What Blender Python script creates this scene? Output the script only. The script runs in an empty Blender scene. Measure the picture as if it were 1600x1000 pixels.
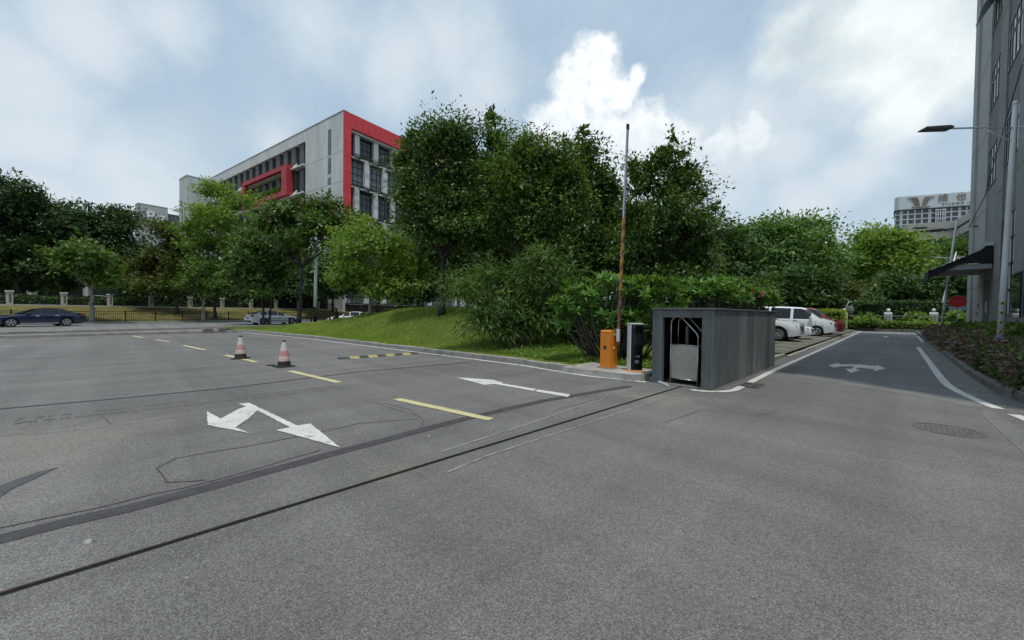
import bpy, bmesh, math, random
import numpy as np
from mathutils import Vector, Matrix
RAD = math.radians
S2 = 2 ** -.5
scene = bpy.context.scene
COL = scene.collection

# ------------------------------------------------------------------ camera, sky, sun, exposure
EYE, FOC, PITCH, ROLL = 1.55, 600.0, 1.1, 0.72
cam = bpy.data.objects.new('camera', bpy.data.cameras.new('camera'))
COL.objects.link(cam)
cam.data.sensor_width = 36; cam.data.lens = 36 * FOC / 1600
cam.data.clip_start = .05; cam.data.clip_end = 5000
CAMROT = Matrix.Rotation(RAD(90 - PITCH), 3, 'X') @ Matrix.Rotation(RAD(ROLL), 3, 'Z')
cam.matrix_world = Matrix.Translation((0, 0, EYE)) @ CAMROT.to_4x4()
scene.camera = cam
def ray(px, py): return CAMROT @ Vector(((px - 800) / FOC, -(py - 500) / FOC, -1.0))
def G(px, py, z=0.0):
    d = ray(px, py); t = (z - EYE) / d.z
    return Vector((t * d.x, t * d.y, z))
def D(px, py, Y):
    d = ray(px, py); t = Y / d.y
    return Vector((t * d.x, Y, EYE + t * d.z))
def UV(u, v, z=0.0): return Vector(((u - v) * S2, (u + v) * S2, z))
def toUV(p): return ((p[0] + p[1]) * S2, (p[1] - p[0]) * S2)
RDIR = Vector((math.cos(RAD(66)), math.sin(RAD(66)), 0)); RNOR = Vector((-RDIR.y, RDIR.x, 0))
def RD(t, n, z=0.0): return RDIR * t + RNOR * n + Vector((0, 0, z))

SUN_EL, SUN_AZ = 75, (0.25, -0.97)          # the sun stands high behind the camera
sl = math.hypot(*SUN_AZ)
sdir = Vector((SUN_AZ[0] / sl * math.cos(RAD(SUN_EL)), SUN_AZ[1] / sl * math.cos(RAD(SUN_EL)), math.sin(RAD(SUN_EL))))
sun = bpy.data.objects.new('sun', bpy.data.lights.new('sun', 'SUN'))
sun.data.energy = 2.0; sun.data.angle = RAD(1.5); sun.data.color = (1, .955, .88)
sun.rotation_euler = (-sdir).to_track_quat('-Z', 'Y').to_euler()
COL.objects.link(sun)
scene.view_settings.view_transform = 'Standard'; scene.view_settings.look = 'None'
scene.view_settings.gamma = 1; scene.view_settings.exposure = 0.16
scene.view_settings.use_curve_mapping = False
scene.cycles.max_bounces = 6; scene.cycles.diffuse_bounces = 3; scene.cycles.glossy_bounces = 2
scene.cycles.transmission_bounces = 4; scene.cycles.transparent_max_bounces = 6
scene.cycles.caustics_reflective = False; scene.cycles.caustics_refractive = False
scene.cycles.use_denoising = True; scene.cycles.denoiser = 'OPENIMAGEDENOISE'; scene.cycles.denoising_input_passes = 'RGB_ALBEDO_NORMAL'; scene.cycles.denoising_prefilter = 'ACCURATE'; scene.cycles.sample_clamp_indirect = 4.0; scene.cycles.use_adaptive_sampling = False

world = bpy.data.worlds.new('World'); scene.world = world; world.use_nodes = True
class NT:
    """small helper to write node trees"""
    def __init__(s, tree): s.t = tree; s.n = tree.nodes; s.l = tree.links
    def node(s, typ, **kw):
        n = s.n.new(typ)
        for k, v in kw.items(): setattr(n, k, v)
        return n
    def put(s, sock, v):
        if hasattr(v, 'is_output'): s.l.new(v, sock)
        else: sock.default_value = v
    def math(s, op, a, b=None, c=None, clamp=False):
        n = s.node('ShaderNodeMath', operation=op, use_clamp=clamp)
        for i, x in enumerate((a, b, c)):
            if x is not None: s.put(n.inputs[i], x)
        return n.outputs[0]
    def vmath(s, op, a, b=None, scale=None):
        n = s.node('ShaderNodeVectorMath', operation=op)
        s.put(n.inputs[0], a)
        if b is not None: s.put(n.inputs[1], b)
        if scale is not None: s.put(n.inputs['Scale'], scale)
        return n.outputs['Value'] if op in ('DISTANCE', 'LENGTH', 'DOT_PRODUCT') else n.outputs['Vector']
    def noise(s, vec, scale, detail=4, rough=.55, dist=0.0, col=False):
        n = s.node('ShaderNodeTexNoise')
        if vec is not None: s.put(n.inputs['Vector'], vec)
        n.inputs['Scale'].default_value = scale; n.inputs['Detail'].default_value = detail
        n.inputs['Roughness'].default_value = rough; n.inputs['Distortion'].default_value = dist
        return n.outputs['Color' if col else 'Fac']
    def voro(s, vec, scale, feature='F1', out='Distance'):
        n = s.node('ShaderNodeTexVoronoi', feature=feature); s.put(n.inputs['Vector'], vec)
        n.inputs['Scale'].default_value = scale
        return n.outputs[out]
    def rng(s, v, a, b, c=0.0, d=1.0, smooth=False):
        n = s.node('ShaderNodeMapRange', interpolation_type='SMOOTHSTEP' if smooth else 'LINEAR')
        n.clamp = True
        s.put(n.inputs['Value'], v)
        for i, x in zip((1, 2, 3, 4), (a, b, c, d)): n.inputs[i].default_value = x
        return n.outputs['Result']
    def mix(s, f, a, b, blend='MIX'):
        n = s.node('ShaderNodeMix', data_type='RGBA', blend_type=blend)
        s.put(n.inputs[0], f)
        for i, x in ((6, a), (7, b)):
            if not hasattr(x, 'is_output') and len(x) == 3: x = (*x, 1)
            s.put(n.inputs[i], x)
        return n.outputs[2]
    def ramp(s, f, stops):
        n = s.node('ShaderNodeValToRGB'); s.put(n.inputs[0], f)
        e = n.color_ramp.elements
        while len(e) < len(stops): e.new(.5)
        for el, (p, c) in zip(e, stops): el.position = p; el.color = (*c, 1)
        return n.outputs[0]
    def bump(s, h, strength, dist):
        n = s.node('ShaderNodeBump'); s.put(n.inputs['Height'], h)
        n.inputs['Strength'].default_value = strength; n.inputs['Distance'].default_value = dist
        return n.outputs[0]

def build_world():
    t = NT(world.node_tree); t.n.clear()
    out = t.node('ShaderNodeOutputWorld'); bg = t.node('ShaderNodeBackground')
    K = 0.1; bg.inputs['Strength'].default_value = K
    sky = t.node('ShaderNodeTexSky', sky_type='NISHITA'); sky.sun_disc = False
    sky.sun_elevation = RAD(SUN_EL); sky.sun_rotation = math.atan2(SUN_AZ[0], SUN_AZ[1])
    sky.dust_density = 2.2; sky.air_density = 1.0; sky.ozone_density = 1.2
    d = t.node('ShaderNodeTexCoord').outputs['Generated']
    w1 = t.vmath('SUBTRACT', t.noise(d, 7, 6, .6, col=True), (.5, .5, .5))
    dw = t.vmath('ADD', d, t.vmath('SCALE', w1, scale=.11))
    def blobs(lst):
        acc = None
        for px, py, r in lst:
            c = ray(px, py).normalized()
            rr = r / 600 * c.dot(ray(800, 500).normalized()) ** 1.3
            x = t.math('MULTIPLY_ADD', t.vmath('DISTANCE', dw, tuple(c)), -1 / rr, 1.0)
            acc = x if acc is None else t.math('SMOOTH_MAX', acc, x, .18)
        return acc
    # the tall sharp cumulus over the trees
    cum = blobs([(940, 68, 34), (925, 105, 52), (892, 140, 50), (945, 140, 52), (992, 118, 28), (978, 145, 36), (885, 180, 52), (862, 205, 50), (935, 205, 66), (1000, 205, 58), (1060, 222, 50), (1120, 228, 42), (1180, 220, 38), (960, 260, 90), (1060, 265, 70), (850, 245, 45)])
    fine = t.noise(d, 30, 7, .62)
    cum = t.math('MULTIPLY_ADD', t.math('SUBTRACT', fine, .5), .62, cum)
    cmask = t.rng(cum, .02, .58, smooth=True)
    # the big soft white cloud high on the right, softer ones on the left
    soft = blobs([(1250, 50, 95), (1320, 40, 120), (1420, 60, 130), (1350, 100, 110), (1490, 40, 130), (1470, 110, 100), (1230, 85, 60), (1420, 160, 90)])
    smask = t.rng(t.math('MULTIPLY_ADD', t.math('SUBTRACT', t.noise(d, 5, 7, .55), .5), .7, soft), -.05, .75, smooth=True)
    left = blobs([(40, 130, 150), (120, 40, 130), (60, 220, 130), (250, 30, 90), (180, 260, 120), (500, 40, 130), (620, 90, 120), (700, 60, 110), (430, 215, 70), (230, 300, 160), (80, 330, 150), (760, 140, 90), (1100, 190, 120), (1190, 180, 110), (1000, 250, 130), (1150, 260, 140), (1220, 240, 100), (1330, 270, 90), (1250, 320, 90)])
    lmask = t.rng(t.math('MULTIPLY_ADD', t.math('SUBTRACT', t.noise(d, 6, 8, .6), .5), 1.1, left), -.05, 1.0, smooth=True)
    veil = t.rng(t.noise(dw, 3.2, 8, .6), .34, .72, smooth=True)
    sep = t.node('ShaderNodeSeparateXYZ'); t.put(sep.inputs[0], d)
    low = t.rng(sep.outputs['Z'], .02, .42, 1, 0, smooth=True)
    shade = t.noise(dw, 5, 5, .55)
    s = 1.32 / K
    def c(r, g, b): return (r * s, g * s, b * s, 1)
    # blue of the clear gaps: the sky texture, paled by haze
    base = t.mix(.80, sky.outputs[0], c(.31, .415, .52))
    base = t.mix(t.math('MULTIPLY', low, .62), base, c(.42, .49, .54))
    base = t.mix(t.math('MULTIPLY', veil, .5), base, c(.40, .47, .52))
    base = t.mix(t.math('MULTIPLY', lmask, .62), base, c(.55, .60, .62))
    scol = t.mix(t.rng(shade, .36, .60), c(.43, .49, .52), c(.70, .74, .72))
    base = t.mix(t.math('MULTIPLY', smask, .8), base, scol)
    ccol = t.mix(t.rng(fine, .33, .6), c(.60, .64, .67), c(.76, .78, .78))
    # the cumulus fades into the haze at its foot
    foot = t.rng(sep.outputs['Z'], .26, .50, .15, 1, smooth=True)
    base = t.mix(t.math('MULTIPLY', t.math('MULTIPLY', cmask, foot), .92), base, ccol)
    t.put(bg.inputs['Color'], base)
    t.l.new(bg.outputs[0], out.inputs[0])
build_world()

# ------------------------------------------------------------------ materials
MATS = {}
def mat(name, col, rough=.6, var=.0, scale=3.0, col2=None, bump=0.0, bscale=None, metal=0.0, spec=.5, coat=0.0, detail=5, stretch=None):
    """painted or plain surface with procedural wear"""
    if name in MATS: return MATS[name]
    m = bpy.data.materials.new(name); m.use_nodes = True
    t = NT(m.node_tree); b = t.n['Principled BSDF']
    vec = t.node('ShaderNodeTexCoord').outputs['Object']
    if stretch: vec = t.vmath('MULTIPLY', vec, stretch)
    c2 = col2 or tuple(x * (1 - var) for x in col)
    c1 = col if col2 else tuple(min(1, x * (1 + var)) for x in col)
    if var or col2:
        f = t.rng(t.noise(vec, scale, detail, .62), .3, .7)
        t.put(b.inputs['Base Color'], t.mix(f, c2, c1))
        t.put(b.inputs['Roughness'], t.rng(t.noise(vec, scale * 2.3, 3), .3, .7, max(0, rough - .08), min(1, rough + .08)))
    else:
        b.inputs['Base Color'].default_value = (*col, 1); b.inputs['Roughness'].default_value = rough
    b.inputs['Metallic'].default_value = metal; b.inputs['Specular IOR Level'].default_value = spec
    b.inputs['Coat Weight'].default_value = coat; b.inputs['Coat Roughness'].default_value = .05
    if bump: t.put(b.inputs['Normal'], t.bump(t.noise(vec, bscale or scale * 8, 5, .6), bump, .02))
    MATS[name] = m
    return m

FOL = 2.0
def leafmat(name, c1, c2, c3, trans=.28, rough=.5, spec=.28, patch=.9):
    """leaves: each leaf its own tint, larger clumps of older and younger leaves"""
    if name in MATS: return MATS[name]
    c1, c2, c3 = [tuple(min(.45, x * FOL * q) for x in c) for c, q in ((c1, .9), (c2, 1.0), (c3, 1.15))]
    m = bpy.data.materials.new(name); m.use_nodes = True
    t = NT(m.node_tree); b = t.n['Principled BSDF']; o = t.n['Material Output']
    r = t.node('ShaderNodeNewGeometry').outputs['Random Per Island']
    pos = t.node('ShaderNodeTexCoord').outputs['Object']
    n = t.noise(pos, patch, 3)
    f = t.math('ADD', t.math('MULTIPLY', r, .55), t.math('MULTIPLY', t.rng(n, .3, .7), .45))
    col = t.ramp(f, [(.1, c1), (.5, c2), (.92, c3)])
    t.put(b.inputs['Base Color'], col)
    b.inputs['Roughness'].default_value = rough; b.inputs['Specular IOR Level'].default_value = spec
    tr = t.node('ShaderNodeBsdfTranslucent')
    t.put(tr.inputs['Color'], t.mix(1.0, col, (1.5, 1.35, .6), 'MULTIPLY'))
    mx = t.node('ShaderNodeMixShader'); mx.inputs[0].default_value = trans
    t.l.new(b.outputs[0], mx.inputs[1]); t.l.new(tr.outputs[0], mx.inputs[2]); t.l.new(mx.outputs[0], o.inputs[0])
    MATS[name] = m
    return m

def glassmat(name, col=(.02, .026, .03), rough=.04, spec=.6):
    if name in MATS: return MATS[name]
    m = bpy.data.materials.new(name); m.use_nodes = True
    t = NT(m.node_tree); b = t.n['Principled BSDF']
    vec = t.node('ShaderNodeTexCoord').outputs['Object']
    t.put(b.inputs['Base Color'], t.mix(t.noise(vec, .7, 2), tuple(x * .6 for x in col), tuple(x * 1.4 for x in col)))
    b.inputs['Roughness'].default_value = rough; b.inputs['Specular IOR Level'].default_value = spec
    t.put(b.inputs['Normal'], t.bump(t.noise(vec, .5, 2), .05, .05))
    MATS[name] = m
    return m

def asphaltmat(name, base, dust=(), dark=1.0, speck=.5, rough=.82):
    m = bpy.data.materials.new(name); m.use_nodes = True
    t = NT(m.node_tree); b = t.n['Principled BSDF']
    vec = t.node('ShaderNodeTexCoord').outputs['Object']
    c = t.mix(t.rng(t.noise(vec, .22, 6, .6), .3, .7), tuple(x * .80 for x in base), tuple(x * 1.14 for x in base))
    c = t.mix(t.math('MULTIPLY', t.rng(t.noise(vec, 1.7, 7, .65, .6), .5, .75), .3), c, tuple(x * .72 for x in base))
    c = t.mix(t.math('MULTIPLY', t.rng(t.noise(t.vmath('MULTIPLY', vec, (1, 1, 1)), .55, 5, .7), .55, .8), .35), c, (base[0] * 1.22, base[1] * 1.18, base[2] * 1.05))
    # tyre lanes: long faint streaks along the entrance and along the service road
    al = t.vmath('DOT_PRODUCT', vec, (S2, S2, 0)); bl = t.vmath('DOT_PRODUCT', vec, (-S2, S2, 0))
    for (p, q) in ((1.5, .07), (.06, 1.3)):
        cx = t.node('ShaderNodeCombineXYZ'); t.put(cx.inputs[0], t.math('MULTIPLY', al, p)); t.put(cx.inputs[1], t.math('MULTIPLY', bl, q))
        c = t.vmath('SCALE', c, scale=t.rng(t.noise(cx.outputs[0], 1.0, 4, .55), .32, .68, .87, 1.12))
    # oil drips and darker wear
    oil = t.rng(t.noise(t.vmath('ADD', vec, (3.3, 8.1, 0)), .9, 4, .55), .66, .74)
    c = t.mix(t.math('MULTIPLY', oil, t.rng(t.noise(vec, 7, 5, .7), .35, .7, 0, .5)), c, tuple(x * .45 for x in base))
    for (px, py, r, col, amt) in dust:                       # dust and soil washed onto the surface
        p = G(px, py)
        dd = t.vmath('DISTANCE', t.vmath('MULTIPLY', vec, (1, 1, 0)), (p.x, p.y, 0))
        dd = t.math('ADD', dd, t.math('MULTIPLY', t.math('SUBTRACT', t.noise(vec, 1.6, 6, .65), .5), r * 1.6))
        c = t.mix(t.rng(dd, r * .15, r, amt, 0, smooth=True), c, col)
    # stone chips in the binder
    n1 = t.noise(vec, 80, 3, .7)
    for sc, lo, hi in ((220, .56, 1.5), (100, .74, 1.28)):
        g = t.node('ShaderNodeSeparateColor'); t.put(g.inputs[0], t.voro(vec, sc, out='Color'))
        k = t.rng(g.outputs[0], 0, 1, lo, hi)
        c = t.vmath('SCALE', c, scale=k)
        chip = t.math('MULTIPLY', t.rng(g.outputs[1], .95, .965), t.rng(t.voro(vec, sc), .42 if sc > 150 else .3, .3 if sc > 150 else .2))
        c = t.mix(t.math('MULTIPLY', chip, speck), c, (.62, .61, .57))
    t.put(b.inputs['Base Color'], c)
    b.inputs['Roughness'].default_value = rough; b.inputs['Specular IOR Level'].default_value = .35
    t.put(b.inputs['Normal'], t.bump(t.math('ADD', n1, t.voro(vec, 120)), .6, .010))
    MATS[name] = m
    return m

def wornpaint(name, col, under, wear=.42):
    m = bpy.data.materials.new(name); m.use_nodes = True
    t = NT(m.node_tree); b = t.n['Principled BSDF']
    vec = t.node('ShaderNodeTexCoord').outputs['Object']
    f = t.math('MAXIMUM', t.rng(t.noise(vec, 5, 8, .75), wear + .16, wear + .24), t.math('MULTIPLY', t.rng(t.noise(vec, 60, 3, .7), .56, .66), .55))
    c = t.mix(t.rng(t.noise(vec, 1.5, 4), .3, .7), tuple(x * .8 for x in col), col)
    t.put(b.inputs['Base Color'], t.mix(t.math('MULTIPLY', f, .85), c, under))
    b.inputs['Roughness'].default_value = .75
    t.put(b.inputs['Normal'], t.bump(t.noise(vec, 50, 3), .3, .006))
    MATS[name] = m
    return m

# ------------------------------------------------------------------ mesh helpers
class MB:
    def __init__(s, xf=None): s.v = []; s.f = []; s.sm = False; s.xf = xf
    def add(s, vs, fs):
        b = len(s.v); s.v += [tuple(p) for p in vs]; s.f += [tuple(b + i for i in f) for f in fs]
    def box(s, x0, x1, y0, y1, z0, z1, bev=0.0):
        if bev:
            c = min(bev, (x1 - x0) / 2.2, (y1 - y0) / 2.2)
            o = [(x0 + c, y0), (x1 - c, y0), (x1, y0 + c), (x1, y1 - c), (x1 - c, y1), (x0 + c, y1), (x0, y1 - c), (x0, y0 + c)]
            i = [(x0 + 2 * c, y0 + c), (x1 - 2 * c, y0 + c), (x1 - c, y0 + 2 * c), (x1 - c, y1 - 2 * c), (x1 - 2 * c, y1 - c), (x0 + 2 * c, y1 - c), (x0 + c, y1 - 2 * c), (x0 + c, y0 + 2 * c)]
            vs = [(*p, z0) for p in o] + [(*p, z1 - c) for p in o] + [(*p, z1) for p in i]
            fs = [tuple(range(7, -1, -1)), tuple(range(16, 24))]
            for r in (0, 8): fs += [(r + k, r + (k + 1) % 8, r + 8 + (k + 1) % 8, r + 8 + k) for k in range(8)]
            s.add(vs, fs)
            return s
        s.add([(x0, y0, z0), (x1, y0, z0), (x1, y1, z0), (x0, y1, z0), (x0, y0, z1), (x1, y0, z1), (x1, y1, z1), (x0, y1, z1)],
              [(3, 2, 1, 0), (4, 5, 6, 7), (0, 1, 5, 4), (1, 2, 6, 5), (2, 3, 7, 6), (3, 0, 4, 7)])
        return s
    def prism(s, poly, axis, a, b):
        """polygon (2D) extruded along an axis from a to b"""
        def P(p, h): return {'x': (h, p[0], p[1]), 'y': (p[0], h, p[1]), 'z': (p[0], p[1], h)}[axis]
        n = len(poly)
        s.add([P(p, a) for p in poly] + [P(p, b) for p in poly],
              [tuple(range(n - 1, -1, -1)), tuple(range(n, 2 * n))] + [(k, (k + 1) % n, n + (k + 1) % n, n + k) for k in range(n)])
        return s
    def tube(s, pts, rad, n=10, caps=True):
        pts = [Vector(p) for p in pts]
        rad = rad if hasattr(rad, '__len__') else [rad] * len(pts)
        base = len(s.v); prev = None
        for i, p in enumerate(pts):
            d = (pts[min(i + 1, len(pts) - 1)] - pts[max(i - 1, 0)]).normalized()
            a = prev if prev is not None else (Vector((1, 0, 0)) if abs(d.x) < .9 else Vector((0, 1, 0)))
            a = (a - d * a.dot(d)).normalized(); prev = a; b = d.cross(a)
            for k in range(n):
                an = 2 * math.pi * k / n
                s.v.append(tuple(p + (a * math.cos(an) + b * math.sin(an)) * rad[i]))
        for i in range(len(pts) - 1):
            for k in range(n):
                s.f.append((base + i * n + k, base + i * n + (k + 1) % n, base + (i + 1) * n + (k + 1) % n, base + (i + 1) * n + k))
        if caps:
            s.f.append(tuple(base + k for k in range(n - 1, -1, -1)))
            e = base + (len(pts) - 1) * n
            s.f.append(tuple(e + k for k in range(n)))
        return s
    def lathe(s, prof, n=20, c=(0, 0, 0), axis='z'):
        base = len(s.v)
        for r, h in prof:
            for k in range(n):
                a = 2 * math.pi * k / n
                x, y = r * math.cos(a), r * math.sin(a)
                p = {'z': (x, y, h), 'y': (x, h, y), 'x': (h, x, y)}[axis]
                s.v.append((p[0] + c[0], p[1] + c[1], p[2] + c[2]))
        for i in range(len(prof) - 1):
            for k in range(n):
                s.f.append((base + i * n + k, base + i * n + (k + 1) % n, base + (i + 1) * n + (k + 1) % n, base + (i + 1) * n + k))
        s.f.append(tuple(base + k for k in range(n - 1, -1, -1)))
        e = base + (len(prof) - 1) * n
        s.f.append(tuple(e + k for k in range(n)))
        return s
    def poly(s, pts): s.add(pts, [tuple(range(len(pts)))]); return s
    def build(s, name, m, parent=None, smooth=False, autosmooth=None):
        me = bpy.data.meshes.new(name)
        vs = [tuple(s.xf(p)) for p in s.v] if s.xf else s.v
        me.from_pydata(vs, [], s.f); me.update()
        bm = bmesh.new(); bm.from_mesh(me); bmesh.ops.recalc_face_normals(bm, faces=bm.faces); bm.to_mesh(me); bm.free()
        if smooth: me.shade_smooth()
        if autosmooth: me.shade_smooth(); me.set_sharp_from_angle(angle=RAD(autosmooth))
        me.materials.append(m)
        return link(name, me, parent)
def link(name, data, parent=None):
    o = bpy.data.objects.new(name, data); COL.objects.link(o)
    if parent: o.parent = parent
    return o
def tag(o, label, cat=None, group=None, kind=None):
    if label: o['label'] = label
    if cat: o['category'] = cat
    if group: o['group'] = group
    if kind: o['kind'] = kind
    return o
def thing(name, label, cat, loc=(0, 0, 0), rz=0.0, group=None):
    o = bpy.data.objects.new(name, None); COL.objects.link(o)
    o.empty_display_size = .2
    o.location = loc; o.rotation_euler = (0, 0, rz)
    return tag(o, label, cat, group)
def copy_tree(o, parent=None):
    c = o.copy(); COL.objects.link(c)
    if parent: c.parent = parent
    for ch in [x for x in o.children]: copy_tree(ch, c)
    return c
def struct(name, mb, m, label=None, smooth=False):
    o = mb.build(name, m, None, smooth); o['kind'] = 'structure'
    if label: o['label'] = label
    return o
def npmesh(name, verts, faces_flat, nper, m, smooth=True):
    me = bpy.data.meshes.new(name)
    nv, nf = len(verts), len(faces_flat) // nper
    me.vertices.add(nv); me.vertices.foreach_set('co', np.ascontiguousarray(verts, dtype=np.float32).ravel())
    me.loops.add(nf * nper); me.loops.foreach_set('vertex_index', np.ascontiguousarray(faces_flat, dtype=np.int32))
    me.polygons.add(nf); me.polygons.foreach_set('loop_start', np.arange(0, nf * nper, nper, dtype=np.int32))
    me.polygons.foreach_set('loop_total', np.full(nf, nper, dtype=np.int32))
    me.update(calc_edges=True)
    me.materials.append(m)
    return me
def text_mesh(body, size, m, name, parent, M, extrude=.02, align='CENTER'):
    cu = bpy.data.curves.new(name, 'FONT'); cu.body = body; cu.size = size; cu.extrude = extrude; cu.align_x = align; cu.align_y = 'CENTER'
    tmp = bpy.data.objects.new(name + '_tmp', cu); COL.objects.link(tmp)
    dg = bpy.context.evaluated_depsgraph_get(); dg.update()
    me = bpy.data.meshes.new_from_object(tmp.evaluated_get(dg))
    bpy.data.objects.remove(tmp); bpy.data.curves.remove(cu)
    me.transform(M); me.materials.clear(); me.materials.append(m)
    o = link(name, me, parent)
    return o

# ------------------------------------------------------------------ ground, roads, kerbs, markings
UK = [(4.3, 8.75), (5.2, 8.45), (6.2, 8.45), (7.7, 8.6), (10, 8.4), (12.8, 8.15), (17, 7.8), (21.8, 7.35), (28, 6.4), (31, 5.85), (33, 5.2), (60, 5.0)]
def uk(v): return float(np.interp(v, [a for a, b in UK], [b for a, b in UK]))
RIDGE = [(4, .02), (7, .10), (10, .35), (13, .95), (16, 1.45), (19, 1.68), (22, 1.66), (26, 1.25), (30, .78), (33.6, .42), (40, .4), (60, .6)]
def sstep(x): x = min(1, max(0, x)); return x * x * (3 - 2 * x)
def nn(u, v): return v * math.cos(RAD(21)) - u * math.sin(RAD(21))
def lawn_h(u, v):
    r = float(np.interp(v, [a for a, b in RIDGE], [b for a, b in RIDGE]))
    h = r * sstep((u - uk(v)) / 6.0) * sstep((33.6 - nn(u, v)) / 5.5)
    h *= 1 - .6 * sstep((u - 22) / 16)
    h += .03 * math.sin(u * 1.3 + v * .7) * sstep((u - uk(v)) / 3) + .02 * math.sin(u * .6 - v * 1.9) * sstep((u - uk(v)) / 3)
    return .11 + h
def hgt(p):
    u, v = toUV(p); return lawn_h(u, v)

ASPH = asphaltmat('asphalt', (.167, .164, .156), dust=[(40, 700, 1.5, (.245, .225, .185), .6), (170, 672, 1.0, (.215, .195, .165), .45), (960, 610, .9, (.24, .22, .185), .55), (1040, 626, .9, (.26, .24, .20), .6), (640, 610, 1.3, (.19, .18, .16), .45), (520, 590, 1.3, (.19, .18, .165), .35), (610, 740, .35, (.22, .19, .15), .5), (1000, 640, .8, (.21, .2, .175), .4)])
ASPH2 = asphaltmat('asphalt_patch_shade_lift', (.194, .193, .187), speck=.25)  # lighter asphalt, painted to soften the grey building's cast shadow
ASPH3 = asphaltmat('asphalt_public', (.19, .19, .186), speck=.3)
TAR = mat('tar_strip', (.058, .057, .056), .8, .3, 9, bump=.5, bscale=70)
struct('ground', MB().poly([(-1500, -1500, -.012), (1500, -1500, -.012), (1500, 1500, -.012), (-1500, 1500, -.012)]), mat('far_ground', (.07, .075, .045), .95, .4, .05))
a, b = RD(120, 35.5), RD(-120, 35.5)
struct('driveway', MB().poly([UV(-80, -50), UV(75, -50), UV(75, 40), a, b]), ASPH)
struct('public_road', MB().poly([RD(-130, 34.2, .004), RD(150, 34.2, .004), RD(150, 50.2, .004), RD(-130, 50.2, .004)]), ASPH3)

def strip(pts, w, z=.004):
    """ribbon of width w along world points"""
    mb = MB(); n = len(pts); L = []
    for i, p in enumerate(pts):
        d = (Vector(pts[min(i + 1, n - 1)]) - Vector(pts[max(i - 1, 0)])); d.z = 0; d.normalize()
        s = Vector((-d.y, d.x, 0)) * (w[i] if hasattr(w, '__len__') else w) / 2
        L.append((p + s, p - s))
    for i in range(n - 1):
        q = [L[i][0], L[i][1], L[i + 1][1], L[i + 1][0]]
        mb.poly([(p.x, p.y, z) for p in q])
    return mb
def pxs(pts): return [G(*p) for p in pts]
def wob(pts, step=.35, amp=.02, seed=1):
    """subdivide a polyline and let it wander a little"""
    r = random.Random(seed); out = []
    for a, b in zip(pts[:-1], pts[1:]):
        a, b = Vector(a), Vector(b); k = max(1, int((b - a).length / step))
        for i in range(k): out.append(a.lerp(b, i / k) + Vector((r.uniform(-amp, amp), r.uniform(-amp, amp), 0)))
    return out + [Vector(pts[-1])]

# lightened sheet that offsets the grey building's shadow, and a narrow tar patch
struct('asphalt_lift_patch', MB().poly([UV(*p, .004) for p in [(13.4, 2.0), (12.1, 1.75), (11.2, -.05), (10.45, -1.0), (10.9, -1.45), (58, -1.45), (60, 2.9), (22, 2.25)]]), ASPH2)
struct('asphalt_lift_patch', MB().poly([(p.x, p.y, .004) for p in pxs([(1528, 643), (1548, 641), (1640, 700), (1640, 745), (1590, 700)])]), ASPH2)
# tar strip, cracks, sealed joints
tarp = [(0, 842), (200, 795), (400, 741), (560, 698.5), (700, 661), (850, 626), (985, 603.5)]
struct('tar_strip', strip(wob([G(-330, 925)] + pxs(tarp), .3, .014, 3), .165), TAR)
struct('joint_line', strip(wob(pxs([(-60, 645), (0, 639), (150, 626), (360, 606), (560, 581), (735, 566)]), .4, .012, 4), .10), TAR)
CR = mat('crack', (.070, .068, .065), .9, .3, 20)
cracks = [[(-60, 838), (0, 825), (60, 813), (150, 794), (240, 773), (330, 752), (400, 733), (500, 704)], [(244, 732), (262, 754), (300, 753), (322, 750)], [(244, 732), (276, 716), (380, 699), (480, 680), (560, 662), (655, 655)],
          [(0, 682), (90, 676), (210, 662), (300, 649), (420, 632)], [(160, 652), (175, 663)], [(100, 668), (160, 654)], [(600, 630), (640, 640), (662, 658), (655, 672)], [(580, 628), (650, 650)], [(1040, 660), (1100, 640), (1180, 650), (1230, 640)], [(640, 580), (700, 586), (760, 600)], [(870, 640), (960, 618), (1000, 615)]]
cm = MB()
for i, c in enumerate(cracks):
    s_ = strip(wob(pxs(c), .15, .012, 10 + i), .014 if i < 3 else .008, .005); cm.add(s_.v, s_.f)
struct('crack_lines', cm, CR)
# dark stripe tapering across the asphalt
struct('dark_stripe', strip(pxs([(-40, 790), (0, 766), (40, 749), (70, 737), (90, 731)]), [.17, .16, .14, .09, .02], .005), mat('stripe_dark', (.072, .073, .075), .7, .3, 8))
# ghost of an old speed hump: two rows of bolt marks
rb = random.Random(5); hm = MB()
for k in range(86):
    f = k / 86; px = 30 + 500 * f
    for j, (y0, y1) in enumerate(((655, 603), (655, 603))):
        if rb.random() < .2: continue
        p = G(px, y0 + (y1 - y0) * f) - UV(0, .27 * j); d = UV(rb.uniform(.009, .014), .0); e = UV(rb.uniform(-.01, .01), rb.uniform(.05, .09))
        hm.poly([(q.x, q.y, .0045) for q in (p - d - e, p + d - e, p + d + e, p - d + e)])
struct('hump_scar', hm, mat('hump_scar', (.118, .115, .109), .9, .3, 15))

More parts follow.
